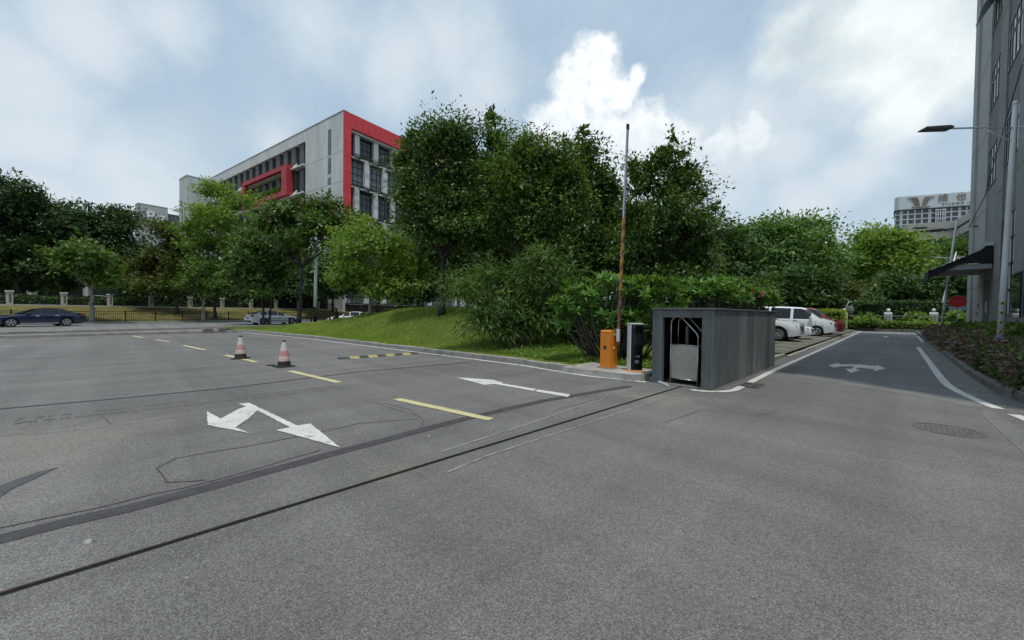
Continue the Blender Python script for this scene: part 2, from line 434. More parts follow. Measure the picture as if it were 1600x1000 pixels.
# sliding gate track: rail with a groove and two ground-in concrete lines
RUST = mat('rusty_rail', (.035, .022, .018), .55, .5, 6, metal=.4, bump=.4)
railp = [UV(-12, 3.42), UV(-4, 3.42), UV(0, 3.36), UV(4, 3.30), UV(8.6, 3.24)]
rail = thing('gate_rail', 'long dark rusty steel ground rail crossing the driveway to the slate shed', 'gate rail', UV(0, 3.36))
def rel(mb, o): mb.v = [tuple(Vector(p) - o.location) for p in mb.v]; return mb
rel(strip(railp, .040, .005), rail).build('groove', mat('groove', (.018, .016, .016), .9, .3, 8), rail)
rm = MB(); rm.tube([p + Vector((0, 0, .008)) for p in railp], .009, 8); rel(rm, rail).build('running_rail', RUST, rail)
WHT_T = wornpaint('faint_white', (.30, .30, .28), (.16, .155, .145), .33)
struct('gate_line', strip(pxs([(690, 706), (830, 661), (990, 607)]), .032, .005), WHT_T)
struct('gate_line', strip(pxs([(700, 738), (760, 713), (830, 690), (1068, 613)]), .032, .005), WHT_T)

WHITE = wornpaint('road_white', (.70, .70, .66), (.17, .168, .16), .40)
YELL = wornpaint('road_yellow', (.66, .60, .31), (.17, .165, .15), .41)
def mark(name, polys, m, label, cat='road marking', group=None, z=.009):
    mb = MB()
    for pl in polys:
        q = wob([G(*p) for p in pl] + [G(*pl[0])], .05, .006, len(pl)); mb.poly([(p.x, p.y, z) for p in q[:-1]])
    o = mb.build(name, m); return tag(o, label, None, group, 'structure')
mark('turn_arrow', [[(323, 643), (345, 655), (372, 640), (392, 652), (368, 669), (391, 678), (325, 665)], [(372, 631.5), (389, 630), (465, 666), (485, 662.5), (531, 700), (431, 673), (453, 668.5), (402, 642), (392, 652), (372, 640), (384, 636)]], WHITE, 'large white double turn arrow worn on the grey driveway before the tar strip')
mark('straight_arrow', [[(712, 590), (770, 594), (785, 598.5), (784, 599.5), (838, 608.5), (834, 611.5), (773, 600.5), (757, 602)], [(840, 609.2), (891, 617), (887, 621), (836, 612)]], WHITE, 'long thin white straight arrow beside the yellow dashes')
mark('three_way_arrow', [[(1295, 571), (1311, 567.5), (1312, 570), (1335, 569.5), (1349, 570.5), (1368, 572.5), (1370, 571), (1384, 576), (1367, 580), (1366, 577.5), (1342, 574.5), (1337, 578), (1347, 578), (1329, 583), (1321, 576.5), (1330, 577), (1335, 572.5), (1312, 573), (1303, 575)]], WHITE, 'white three-headed arrow on the dark service road')
mark('far_arrow', [[(1379, 526.6), (1384, 525.2), (1386, 525.2), (1390, 526.6), (1386, 526.6), (1386, 527.4), (1380, 527.4), (1381, 526.6)]], WHITE, 'small white arrow far along the service road')
dash = [((767, 656), (620, 624)), ((530, 598), (453, 580)), ((400, 566), (352, 555)), ((321, 547), (287, 540)), ((265, 534), (243, 531)), ((224, 528), (208, 525))]
for k, (p, q) in enumerate(dash):
    a, b = G(*p), G(*q)
    o = strip(wob([a, b], .12, .006, k), .15, .009).build('lane_dash', YELL); tag(o, 'yellow centre dash painted along the driveway', None, 'yellow centre dashes', 'structure')
kl = [UV(uk(v) - .42, v) for v in np.linspace(4.0, 31, 40)]
o = strip(kl, .13, .009).build('edge_line', WHITE); tag(o, 'white edge line along the lawn kerb', kind='structure')
arc = [UV(8.25, 2.95)] + [UV(8.95 - .75 * math.cos(a), 2.95 - .62 * math.sin(a)) for a in np.linspace(.1, math.pi / 2, 8)] + [UV(13, 2.42), UV(22, 2.45), UV(40, 2.55), UV(57, 2.7)]
o = strip(arc, .14, .009).build('edge_line', WHITE); tag(o, 'white edge line round the slate shed and on along the service road', kind='structure')
rl = [UV(29.5, -.85), UV(24, -.85), UV(18.8, -.85), UV(14.5, -.85), UV(13.2, -.88), UV(12.2, -.98), UV(11.3, -1.12), UV(10.55, -1.28)]
o = strip(rl, .15, .009).build('edge_line', WHITE); tag(o, 'white edge line along the planted bed on the service road', kind='structure')
for seg in ([UV(36, -1.25), UV(46, -1.3)], [UV(10.1, -1.38), UV(8.3, -1.75)]):
    strip(seg, .15, .009).build('edge_line', WHITE)['kind'] = 'structure'
# public road markings
for (t0, n0, L, w, g) in [(-32, 38.2, 3, .15, 1), (-25, 38.2, 3, .15, 1), (-18, 38.2, 3, .15, 1), (-11, 38.2, 3, .15, 1), (-4, 38.2, 3, .15, 1), (3, 38.2, 3, .15, 1), (10, 38.2, 3, .15, 1), (-30, 41.8, 40, .12, 0), (-26, 42.15, 60, .12, 0), (-28, 46, 3, .15, 1), (-20, 46, 3, .15, 1), (-12, 46, 3, .15, 1), (-4, 46, 3, .15, 1), (4, 46, 3, .15, 1), (12, 46, 3, .15, 1), (-40, 49.6, 80, .12, 0), (-9, 36.0, 4, .2, 1), (-1, 36.0, 4, .2, 1)]:
    strip([RD(t0, n0), RD(t0 + L, n0)], w, .010).build('road_line', WHITE)['kind'] = 'structure'
# white scuffs
sc = MB()
for (p, q) in [((520, 561), (590, 560)), ((290, 577), (330, 572)), ((352, 595), (378, 592)), ((550, 556), (583, 548)), ((250, 603), (265, 600)), ((600, 572), (640, 569)), ((180, 588), (197, 586))]:
    s_ = strip(pxs([p, q]), .05, .006); sc.add(s_.v, s_.f)
struct('paint_scuffs', sc, WHT_T)

# kerbs
KERB = mat('kerb_stone', (.30, .29, .26), .85, .25, 2.5, bump=.5, bscale=25)
KERBD = mat('old_kerb', (.17, .165, .15), .9, .4, 2.2, bump=.6, bscale=18)
def kerb(pts, w=.14, h=.13, seg=.9, name='kerb', m=KERB, seed=2):
    r = random.Random(seed); mb = MB()
    L = [0]
    P = [Vector(p) for p in pts]
    for a, b in zip(P[:-1], P[1:]): L.append(L[-1] + (b - a).length)
    def at(s):
        i = max(0, min(len(P) - 2, int(np.searchsorted(L, s)) - 1)); return P[i].lerp(P[i + 1], (s - L[i]) / max(1e-6, L[i + 1] - L[i]))
    s = 0
    while s < L[-1] - .1:
        e = min(s + seg - .012, L[-1]); a, b = at(s), at(e); d = (b - a).normalized(); n = Vector((-d.y, d.x, 0)) * w / 2
        hh = h + r.uniform(-.012, .012); c = .02; j = r.uniform(-.012, .012) ; a = a + n * j; b = b + n * j
        prof = [(-1, -.01), (-1, hh - c), (-1 + 2 * c / w, hh), (1 - 2 * c / w, hh), (1, hh - c), (1, -.01)]
        vs = [tuple(a + n * x + Vector((0, 0, z))) for x, z in prof] + [tuple(b + n * x + Vector((0, 0, z))) for x, z in prof]
        mb.add(vs, [(5, 4, 3, 2, 1, 0), (6, 7, 8, 9, 10, 11)] + [(k, k + 1, k + 7, k + 6) for k in range(5)]); s += seg
    return struct(name, mb, m)
kerb([UV(uk(v) - .07, v) for v in np.linspace(6.0, 31.5, 50)] + [RD(-4.5, 33.0), RD(-1, 33.9), RD(6, 34.1), RD(60, 34.1)], w=.16, h=.15)
kerb([UV(14.2, 2.95), UV(17.6, 3.0)], w=.13, h=.14, seed=5)
kerb([UV(17.6, 2.86), UV(57, 3.05)], w=.16, h=.06, seed=3)
kerb([UV(58, -1.52), UV(34, -1.5), UV(16, -1.5), UV(13, -1.58), UV(11.6, -1.78), UV(9.5, -2.3), UV(7, -3.2)], w=.15, h=.17, m=KERBD, seed=4)
kerb([UV(58.2, 3.1), UV(58.2, -6)], w=.2, h=.28, m=KERBD, seed=6)
kerb([RD(-110, 50.3), RD(120, 50.3)], w=.2, h=.14, seg=2.0, seed=7)
# gutter slabs beside the planted bed
gm = MB()
for k in range(30):
    u = 11.8 + k * .75
    gm.poly([UV(u, -1.42, .006), UV(u + .60, -1.42, .006), UV(u + .60, -1.06, .006), UV(u, -1.06, .006)])
struct('gutter_paving', gm, mat('gutter', (.20, .195, .18), .9, .4, 3))
GREENLANE = mat('cycle_lane', (.10, .16, .12), .9, .3, 1.5)
struct('sidewalk', MB().poly([RD(-110, 50.4, .135), RD(120, 50.4, .135), RD(120, 52.8, .135), RD(-110, 52.8, .135)]), GREENLANE)

# lawns
def grassmat(name, c1, c2, c3):
    m = bpy.data.materials.new(name); m.use_nodes = True; t = NT(m.node_tree); b = t.n['Principled BSDF']
    v = t.node('ShaderNodeTexCoord').outputs['Object']
    c = t.ramp(t.noise(v, .55, 6, .65), [(.32, c1), (.5, c2), (.68, c3)])
    f = t.noise(v, 28, 5, .75)
    c = t.mix(t.rng(f, .35, .7, .0, .8), c, tuple(x * .35 for x in c1))
    t.put(b.inputs['Base Color'], c); b.inputs['Roughness'].default_value = .9; b.inputs['Specular IOR Level'].default_value = .15
    t.put(b.inputs['Normal'], t.bump(t.math('ADD', f, t.noise(v, 6, 4)), .9, .06)); MATS[name] = m; return m
LAWN = grassmat('lawn_grass', (.075, .125, .022), (.120, .180, .034), (.19, .220, .055))
DRY = grassmat('dry_grass', (.12, .12, .035), (.22, .19, .065), (.30, .25, .10))
vs, fs = [], []
V_ = np.concatenate([np.arange(4.3, 30, .4), np.arange(30, 62, 1.0)]); NU = 70
for v in V_:
    lo = max(uk(v), (v * math.cos(RAD(21)) - 33.5) / math.sin(RAD(21)))
    for i in range(NU):
        u = lo + (75 - lo) * (i / (NU - 1)) ** 2.2
        vs.append(tuple(UV(u, v, lawn_h(u, v))))
for j in range(len(V_) - 1):
    for i in range(NU - 1): fs.append((j * NU + i, j * NU + i + 1, (j + 1) * NU + i + 1, (j + 1) * NU + i))
mb = MB(); mb.add(vs, fs); struct('lawn', mb, LAWN, 'mown green mound of lawn behind a stone kerb', smooth=True)
struct('grass_patch', MB().poly([UV(14.15, 3.0, .10), UV(17.7, 3.0, .10), UV(17.7, 4.35, .12), UV(14.15, 4.35, .12)]), LAWN)
# verge that climbs behind the railing to the park fence
mb = MB(); prof = [(52.8, .12), (53.4, .2), (55, .55), (58, 1.25), (60.5, 1.62), (63, 1.65), (200, 1.65)]
for t0 in range(-120, 140, 10):
    for (n0, z0), (n1, z1) in zip(prof[:-1], prof[1:]):
        mb.poly([RD(t0, n0, z0), RD(t0 + 10, n0, z0), RD(t0 + 10, n1, z1), RD(t0, n1, z1)])
struct('verge', mb, DRY, 'dry yellowish grass bank behind the black railing', smooth=True)
# car park in grass pavers
pk = mat('grass_pavers', (.20, .19, .16), .9, col2=(.07, .085, .03), scale=9, bump=.5)
struct('parking_strip', MB().poly([UV(17.7, 2.95, .135), UV(57, 3.12, .135), UV(57, 9.5, .135), UV(17.7, 9.5, .135)]), pk)
for u in (19.8, 22.5, 25.0, 28.1, 31.2, 34.0, 37.0, 40.1):
    strip([UV(u, 3.2), UV(u, 9.2)], .12, .139).build('bay_line', WHITE)['kind'] = 'structure'
SOIL = mat('soil', (.05, .04, .028), .95, .4, 4, bump=.6)
struct('planting_bed', MB().poly([UV(*p, .13) for p in [(58, -1.55), (34, -1.56), (16, -1.56), (13, -1.64), (11.6, -1.85), (9.5, -2.35), (7, -3.25), (7, -4.1), (58, -4.1)]]), SOIL)
struct('far_bed', MB().poly([UV(58.25, 8, .24), UV(58.25, -8, .24), UV(90, -8, .24), UV(90, 8, .24)]), SOIL)
CONC = mat('concrete', (.36, .345, .31), .85, .3, 2.0, bump=.4, bscale=20)
# raised island that carries the barrier
island = MB().prism([tuple(UV(*p).xy) for p in [(8.02, 6.15), (8.25, 4.25), (8.75, 4.10), (9.45, 4.2), (9.45, 6.2)]], 'z', -.01, .15)
struct('island_kerb', island, CONC, 'low concrete island at the lawn edge under the orange barrier')

# leaf litter and grit gathered by the kerb
rng = np.random.default_rng(21); n = 420
v = 4.2 + 24 * rng.random(n) ** 1.3; u = np.array([uk(x) for x in v]) - .12 - np.abs(rng.normal(size=n)) * .35
k = rng.random(n) < .25; u = np.where(k, u - 5 * rng.random(n), u)
P = np.stack([(u - v) * S2, (u + v) * S2, np.full(n, .016)], 1)
def _leaf(P, rng):
    a = rng.random(len(P)) * 6.28; L = .03 + .05 * rng.random(len(P)); W = L * .45
    d = np.stack([np.cos(a), np.sin(a), np.zeros(len(P))], 1) * L[:, None]; s = np.stack([-np.sin(a), np.cos(a), np.zeros(len(P))], 1) * W[:, None] * .5; z = np.array([0, 0, .006])
    return np.stack([P, P + d * .45 + s + z, P + d, P + d * .45 - s + z], 1).reshape(-1, 3), np.arange(len(P) * 4)
V, F = _leaf(P, rng)
o = link('fallen_leaves', npmesh('fallen_leaves', V, F, 4, mat('dry_leaf', (.20, .13, .06), .8, .5, 3))); tag(o, 'dry fallen leaves lying along the lawn kerb', kind='stuff')
# ------------------------------------------------------------------ vegetation
BARK = mat('bark', (.10, .085, .065), .9, .4, 5, bump=.8, bscale=30, stretch=(1, 1, .25))
BARKP = mat('pale_bark', (.24, .215, .175), .9, .3, 4, bump=.6, bscale=25, stretch=(1, 1, .3))
BARKD = mat('dark_bark', (.045, .038, .03), .9, .4, 5, bump=.7, bscale=30)
LF = {
 'dark': leafmat('leaf_dark', (.010, .023, .008), (.020, .042, .012), (.045, .080, .023), .20, .45),
 'gloss': leafmat('leaf_gloss', (.018, .042, .010), (.038, .076, .016), (.088, .138, .030), .20, .40, .35),
 'mid': leafmat('leaf_mid', (.020, .045, .010), (.042, .082, .017), (.085, .135, .026), .28),
 'light': leafmat('leaf_light', (.048, .098, .016), (.085, .150, .026), (.140, .205, .045), .36),
 'olive': leafmat('leaf_olive', (.028, .045, .012), (.046, .064, .016), (.075, .082, .022), .30),
 'bamboo': leafmat('leaf_bamboo', (.020, .046, .011), (.042, .082, .018), (.085, .130, .034), .28),
 'plum': leafmat('leaf_frangipani', (.028, .070, .014), (.052, .115, .020), (.098, .175, .034), .26, .42),
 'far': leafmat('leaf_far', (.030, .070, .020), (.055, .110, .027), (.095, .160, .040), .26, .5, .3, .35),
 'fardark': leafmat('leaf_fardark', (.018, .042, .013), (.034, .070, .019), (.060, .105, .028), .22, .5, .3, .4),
 'hedge': leafmat('leaf_hedge', (.035, .075, .014), (.075, .140, .022), (.150, .220, .035), .30),
 'yellow': leafmat('leaf_yellow', (.065, .110, .015), (.120, .180, .024), (.190, .250, .04), .32),
 'red': leafmat('leaf_red', (.036, .044, .024), (.085, .054, .044), (.155, .098, .085), .18, .5, .4, 2.5),
 'redtip': leafmat('leaf_redtip', (.075, .024, .012), (.10, .045, .014), (.11, .085, .022), .3),
}
def unit(a): return a / np.maximum(1e-9, np.linalg.norm(a, axis=-1, keepdims=True))
def leaf_quads(P, Dv, N, L, W, fold=False):
    """leaf blades: diamonds, or folded six-point blades, at P along Dv with face normal N"""
    Dv = unit(Dv); S = unit(np.cross(Dv, N)); N = np.cross(S, Dv)
    L = L[:, None]; W = W[:, None]
    if fold:
        a = P; m1 = P + Dv * L * .38 + S * W * .5 + N * W * .16; m2 = P + Dv * L * .38 - S * W * .5 + N * W * .16
        t = P + Dv * L - N * L * .10; c = P + Dv * L * .45
        V = np.stack([a, m1, t, m2, c], 1); n = len(P)
        idx = np.array([0, 4, 2, 1, 0, 3, 2, 4])          # two quads that share the midrib
        return V.reshape(-1, 3), (np.arange(n)[:, None] * 5 + idx).ravel()
    V = np.stack([P, P + Dv * L * .45 + S * W * .5, P + Dv * L, P + Dv * L * .45 - S * W * .5], 1)
    return V.reshape(-1, 3), np.arange(len(P) * 4)
def clumps_in(ell, n, rng, shell=.55, low=-.55):
    """clump centres spread through a set of ellipsoids, denser towards the outside"""
    ell = np.array(ell, float); area = ell[:, 3] * ell[:, 5] + ell[:, 3] * ell[:, 4]
    k = rng.choice(len(ell), n, p=area / area.sum())
    d = unit(rng.normal(size=(n, 3)))
    d[:, 2] = np.where(d[:, 2] < low, -d[:, 2], d[:, 2])
    r = shell + (1.03 - shell) * rng.random(n) ** .7
    return ell[k, :3] + d * ell[k, 3:6] * r[:, None], d, k
def crown(name, ell, nleaf, L, W, m, seed, per=26, cr=.45, droop=.25, fold=False, flat=.6, shell=.5, up=.75, jitter=.3, low=-.55, inner=.22, bough=1.0):
    rng = np.random.default_rng(seed)
    nc = max(6, nleaf // per)
    n0 = max(8, nc // 9)                                    # boughs, each with a handful of sprays
    C0, d0, k = clumps_in(ell, n0, rng, shell, low)
    j = rng.integers(0, n0, nc); C, d = C0[j], d0[j]
    C = C + rng.normal(size=C.shape) * cr * np.array([1.15, 1.15, .62]) * bough
    d = unit(d + rng.normal(size=d.shape) * .35)
    # each clump is a short spray: leaves set along an outward twig
    tw = unit(d + np.array([0, 0, .25]) + rng.normal(size=d.shape) * .45)
    i = np.repeat(np.arange(nc), per); n = len(i)
    s = rng.random(n)
    cs = cr * (.6 + .8 * rng.random(nc))[i]
    off = rng.normal(size=(n, 3)) * np.array([1, 1, flat]) * cs[:, None] * .55
    P = C[i] + tw[i] * ((s - .45) * 1.5 * cs)[:, None] + off
    Dv = unit(off * 1.2 / cs[:, None] + tw[i] * .6 + rng.normal(size=(n, 3)) * .45 - np.array([0, 0, droop]))
    N = unit(np.array([0, 0, up]) + d[i] * .45 + rng.normal(size=(n, 3)) * .42)
    ls = 1 + jitter * rng.normal(size=n).clip(-1.6, 1.6)
    V, F = leaf_quads(P, Dv, N, L * ls, W * ls, fold)
    ni = int(n * inner)
    if ni:                                                  # larger shaded leaves inside the crown
        ell = np.array(ell, float); ar = ell[:, 3] * ell[:, 5]; kk = rng.choice(len(ell), ni, p=ar / ar.sum())
        q = ell[kk, :3] + unit(rng.normal(size=(ni, 3))) * ell[kk, 3:6] * (.78 * rng.random((ni, 1)) ** .5)
        V2, F2 = leaf_quads(q, rng.normal(size=q.shape), rng.normal(size=q.shape) + np.array([0, 0, .6]), np.full(ni, L * 2.0), np.full(ni, W * 2.4), fold)
        F = np.concatenate([F, F2 + len(V)]); V = np.concatenate([V, V2])
    return npmesh(name, V, F, 4, m), C
def trunk_mb(base, top, r0, ell, C, rng, nl=40, fork=None, lean=None, stems=1):
    mb = MB(); base = Vector(base)
    cen = [Vector(e[:3]) for e in ell]
    fork = Vector(fork)
    for sidx in range(stems):
        o = Vector((rng.uniform(-1, 1), rng.uniform(-1, 1), 0)) * r0 * (2.2 if stems > 1 else 0)
        f = fork + o * 2.5
        pts = []; k = 7
        for i in range(k + 1):
            t = i / k
            p = (base + o).lerp(f, t); w = math.sin(t * 3.1) * r0 * .8
            pts.append(p + Vector((w * rng.uniform(-.6, .6), w * rng.uniform(-.6, .6), 0)))
        rr = [r0 * (1.5 if i == 0 else 1.12 if i == 1 else 1 - .38 * i / k) / (stems ** .5) for i in range(k + 1)]
        mb.tube(pts, rr, 9)
    lim = []
    for c in cen:
        f = fork + Vector((rng.uniform(-1, 1), rng.uniform(-1, 1), 0)) * r0 * .5
        c2 = c + Vector((0, 0, .15)); dist = (c2 - f).length
        mid = f.lerp(c2, .45) + Vector((rng.uniform(-.1, .1) * dist, rng.uniform(-.1, .1) * dist, -.06 * dist))
        P = [f.lerp(mid, 0), f.lerp(mid, .5), mid, mid.lerp(c2, .5) + Vector((0, 0, .03 * dist)), c2]
        rl = r0 * .42
        mb.tube(P, [rl, rl * .8, rl * .6, rl * .45, rl * .22], 6); lim.append(P)
    if lim and C is not None:
        for q in range(nl):
            c = Vector(C[rng.randrange(len(C))])
            P = min(lim, key=lambda P: (P[3] - c).length); s = P[rng.choice((2, 3, 3))]
            md = s.lerp(c, .5) + Vector((rng.uniform(-.15, .15), rng.uniform(-.15, .15), -.1))
            mb.tube([s, md, c], [r0 * .14, r0 * .10, r0 * .035], 5)
    return mb
DENS = 1.5
def tree(name, label, base_px, Y, ell_px, leaf, L, W, dens=3.2, base_z=None, group=None, seed=1, r0=.14, fork_py=None, bark=None, depth_k=.85, stems=1, nl=40, cat='tree', spread=.35, trunk=True, **kw):
    """a tree whose crown fills the given lobes; each lobe (px, py, rx, ry[, nearer/farther in m]) sits at depth Y"""
    rr = random.Random(seed)
    k = Y / FOC
    b = D(base_px[0], base_px[1], Y)
    b.z = hgt(b) if base_z is None else base_z
    ell = []
    for e in ell_px:
        c = D(e[0], e[1], Y); dy = e[4] if len(e) > 4 else rr.uniform(-spread, spread) * e[2] * k
        sh = min(.5 * kw.get('cr', .45), .28 * e[2] * k); ell.append((c.x - b.x, c.y + dy - b.y, c.z - b.z, max(e[2] * k - sh, e[2] * k * .55), max(e[2] * k * depth_k - sh, e[2] * k * .5), max(e[3] * k - sh * .8, e[3] * k * .55)))
    area = sum(math.pi * e[3] * e[5] for e in ell)
    W *= 1.15; n = int(DENS * dens * area / (.5 * L * W))
    t = thing(name, label, cat, b, 0, group)
    me, C = crown('crown', ell, n, L, W, LF[leaf], seed, **kw)
    link('crown', me, t)
    if trunk:
        f = Vector((0, 0, max(.5, min(e[2] for e in ell) * .9)))
        if fork_py: f = D(base_px[0] + (fork_py[1] if isinstance(fork_py, tuple) else 0), fork_py[0] if isinstance(fork_py, tuple) else fork_py, Y) - b
        trunk_mb((0, 0, -.1), None, r0, ell, C, rr, nl, f, None, stems).build('trunk', bark or BARK, t, smooth=True)
    t['n'] = n; del t['n']
    return t

# -- the trees beyond the park fence
tree('tree', 'huge dark dense tree filling the corner behind the black car', (28, 478), 44, [(-30, 345, 65, 50), (35, 325, 62, 40), (82, 365, 42, 40), (10, 395, 75, 45), (-70, 400, 60, 60), (62, 410, 45, 35)], 'dark', .42, .16, 2.6, 1.6, 'dark trees behind the park fence', 11, .3, 440, BARKD, per=22, cr=.58)
tree('tree', 'dark dense round tree below the white block lettered B7', (76, 478), 50, [(128, 352, 40, 32), (172, 352, 42, 29), (200, 388, 24, 20), (150, 395, 60, 34), (100, 385, 40, 38), (190, 405, 40, 28), (122, 425, 50, 26)], 'dark', .42, .16, 2.6, 1.6, 'dark trees behind the park fence', 12, .28, 440, BARKD, per=22, cr=.58)
for i, (x, Yd, lab) in enumerate(((15, 47, 'low dark understorey tree behind the first fence pillar'), (95, 47, 'low dark understorey tree between two pale fence pillars'))):
    tree('understorey_tree', lab, (x, 478), Yd, [(x, 438, 46, 24), (x + 30, 430, 30, 20), (x - 30, 445, 35, 18)], 'fardark', .4, .17, 2.2, 1.6, 'low trees behind the park fence', 20 + i, .1, 465, BARKD, per=20, cr=.6)
tree('street_tree', 'small pale-leaved tree with forked grey trunk beside the black car', (144, 505), 36.5, [(118, 405, 30, 18), (155, 402, 36, 20), (180, 424, 16, 18), (140, 424, 40, 16), (105, 412, 16, 10), (165, 440, 20, 10)], 'mid', .34, .15, 2.6, .14, 'street trees along the railing', 31, .19, (452, 0), BARKP, per=18, cr=.45)
tree('street_tree', 'olive brown-leaved tree between the pale-leaved tree and the tall yellow-green one', (277, 487), 47, [(264, 362, 22, 18), (245, 406, 32, 24), (230, 426, 24, 18), (282, 420, 34, 26), (255, 446, 46, 20), (275, 385, 28, 24), (215, 440, 14, 14)], 'olive', .34, .14, 2.3, .9, 'street trees along the railing', 32, .16, 455, BARKD, per=18, cr=.55)
tree('street_tree', 'tall yellow-green feathery tree before the long grey office building', (336, 495), 45, [(340, 298, 34, 15), (372, 318, 26, 14), (318, 326, 26, 16), (345, 348, 50, 26), (312, 378, 38, 28), (362, 384, 50, 28), (330, 415, 48, 22), (390, 312, 14, 8), (298, 352, 16, 14), (395, 350, 20, 20)], 'light', .30, .12, 1.6, .5, 'street trees along the railing', 33, .16, 452, BARKD, per=20, cr=.5, flat=.4)
tree('street_tree', 'small round-headed tree with grey trunk below the tall feathery tree', (318, 500), 43, [(315, 430, 34, 18), (296, 443, 24, 13), (338, 443, 26, 16), (320, 450, 30, 12)], 'mid', .32, .14, 2.4, .3, 'street trees along the railing', 34, .17, (470, 0), BARKP, per=18, cr=.45)
tree('street_tree', 'dense dark green twin-trunked tree above the silver saloon', (418, 500), 38, [(400, 392, 42, 32), (388, 430, 42, 26), (425, 438, 32, 28), (372, 408, 22, 24), (410, 455, 30, 16), (440, 405, 26, 26)], 'gloss', .34, .15, 2.6, None, 'street trees along the railing', 35, .15, 465, BARKD, stems=2, per=20, cr=.5)
um = tree('street_tree', 'umbrella-shaped dark tree with reddish young tips and curving trunk', (466, 499), 35, [(450, 330, 40, 22), (500, 322, 44, 18), (532, 345, 26, 16), (475, 348, 68, 24), (432, 358, 36, 26), (520, 374, 32, 18), (466, 378, 42, 18), (408, 345, 22, 22), (548, 360, 14, 14)], 'gloss', .30, .13, 2.6, None, 'street trees along the railing', 36, .19, (418, 6), BARKD, per=20, cr=.5, flat=.45)
rng = np.random.default_rng(77); n = 330                # reddish young shoots along the top of that crown
kx = 35 / FOC; px_ = 400 + 150 * rng.random(n); top_ = np.interp(px_, [400, 430, 450, 500, 532, 550], [338, 318, 306, 304, 330, 348])
P = np.array([tuple(D(a, b + 2 + 20 * c, 35 + 3.0 * (d - .5)) - um.location) for a, b, c, d in zip(px_, top_, rng.random(n), rng.random(n))])
V, F = leaf_quads(P, rng.normal(size=P.shape) + np.array([0, 0, .5]), rng.normal(size=P.shape) * .5 + np.array([0, -.4, 1.0]), np.full(n, .22), np.full(n, .09))
link('young_leaves', npmesh('young_leaves', V, F, 4, LF['redtip']), um)
tree('street_tree', 'bright green feathery tree with slim grey trunk on the mound', (578, 491), 26, [(570, 362, 42, 18), (602, 384, 50, 26), (548, 398, 40, 26), (622, 420, 42, 32), (575, 432, 54, 30), (640, 440, 38, 28), (532, 438, 30, 24), (574, 343, 20, 10), (655, 415, 28, 26), (600, 455, 45, 20)], 'light', .17, .075, 1.7, None, 'trees on the lawn mound', 37, .11, (415, 0), BARKP, per=24, cr=.42, flat=.5)
tree('street_tree', 'slight green tree behind the mound between the feathery tree and the big dark tree', (652, 489), 31, [(650, 430, 34, 30), (668, 458, 30, 22), (625, 465, 28, 16), (690, 440, 25, 30)], 'mid', .22, .09, 2.3, None, 'trees on the lawn mound', 38, .09, 470, BARK, per=22, cr=.45)
# a belt of darker trees further back, seen between the trunks
proto = None
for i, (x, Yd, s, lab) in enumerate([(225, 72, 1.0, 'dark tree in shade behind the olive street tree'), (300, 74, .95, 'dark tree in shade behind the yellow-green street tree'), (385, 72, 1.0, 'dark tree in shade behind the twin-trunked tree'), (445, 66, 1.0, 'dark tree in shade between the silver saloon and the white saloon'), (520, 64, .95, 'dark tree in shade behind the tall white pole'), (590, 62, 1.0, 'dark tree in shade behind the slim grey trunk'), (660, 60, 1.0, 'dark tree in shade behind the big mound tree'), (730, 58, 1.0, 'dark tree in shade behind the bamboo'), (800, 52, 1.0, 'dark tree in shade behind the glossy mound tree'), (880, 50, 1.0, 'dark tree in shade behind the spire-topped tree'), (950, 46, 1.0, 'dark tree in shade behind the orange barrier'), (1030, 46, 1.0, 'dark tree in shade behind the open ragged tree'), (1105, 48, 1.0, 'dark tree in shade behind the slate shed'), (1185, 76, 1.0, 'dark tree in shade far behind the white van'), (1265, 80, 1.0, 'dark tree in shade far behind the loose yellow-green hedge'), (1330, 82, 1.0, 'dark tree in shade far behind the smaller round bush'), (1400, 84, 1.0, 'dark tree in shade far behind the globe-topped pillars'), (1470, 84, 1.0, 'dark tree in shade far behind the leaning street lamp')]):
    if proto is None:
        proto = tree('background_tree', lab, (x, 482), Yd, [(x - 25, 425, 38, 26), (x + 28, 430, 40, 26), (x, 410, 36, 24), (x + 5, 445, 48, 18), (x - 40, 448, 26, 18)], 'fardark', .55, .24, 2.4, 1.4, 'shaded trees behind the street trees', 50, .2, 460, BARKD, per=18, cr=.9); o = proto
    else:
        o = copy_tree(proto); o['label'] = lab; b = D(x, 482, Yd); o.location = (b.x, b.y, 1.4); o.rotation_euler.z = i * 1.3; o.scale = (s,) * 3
# -- the big group on the mound
tree('broadleaf_tree', 'big dark broadleaf tree beside the red-framed building, crowning the mound', (690, 489), 21, [(655, 235, 40, 38), (700, 222, 55, 32), (638, 300, 30, 42), (722, 268, 66, 46), (690, 330, 70, 42), (765, 296, 52, 50), (648, 352, 34, 26), (738, 362, 58, 32), (768, 185, 15, 24), (775, 222, 26, 28), (690, 372, 40, 22), (625, 250, 18, 24)], 'gloss', .175, .07, 2.9, None, 'trees on the lawn mound', 41, .17, (405, 2), BARKD, per=20, cr=.38, fold=True, nl=70)
tree('broadleaf_tree', 'lighter glossy tree in the middle of the mound group, above the bamboo', (812, 500), 19, [(826, 248, 50, 34), (868, 268, 42, 34), (830, 308, 66, 42), (880, 328, 46, 42), (838, 360, 68, 34), (800, 285, 42, 42), (820, 220, 22, 16), (895, 290, 28, 30), (785, 335, 40, 40)], 'mid', .17, .068, 2.7, None, 'trees on the lawn mound', 42, .15, (410, 0), BARKD, per=20, cr=.36, fold=True, nl=70)
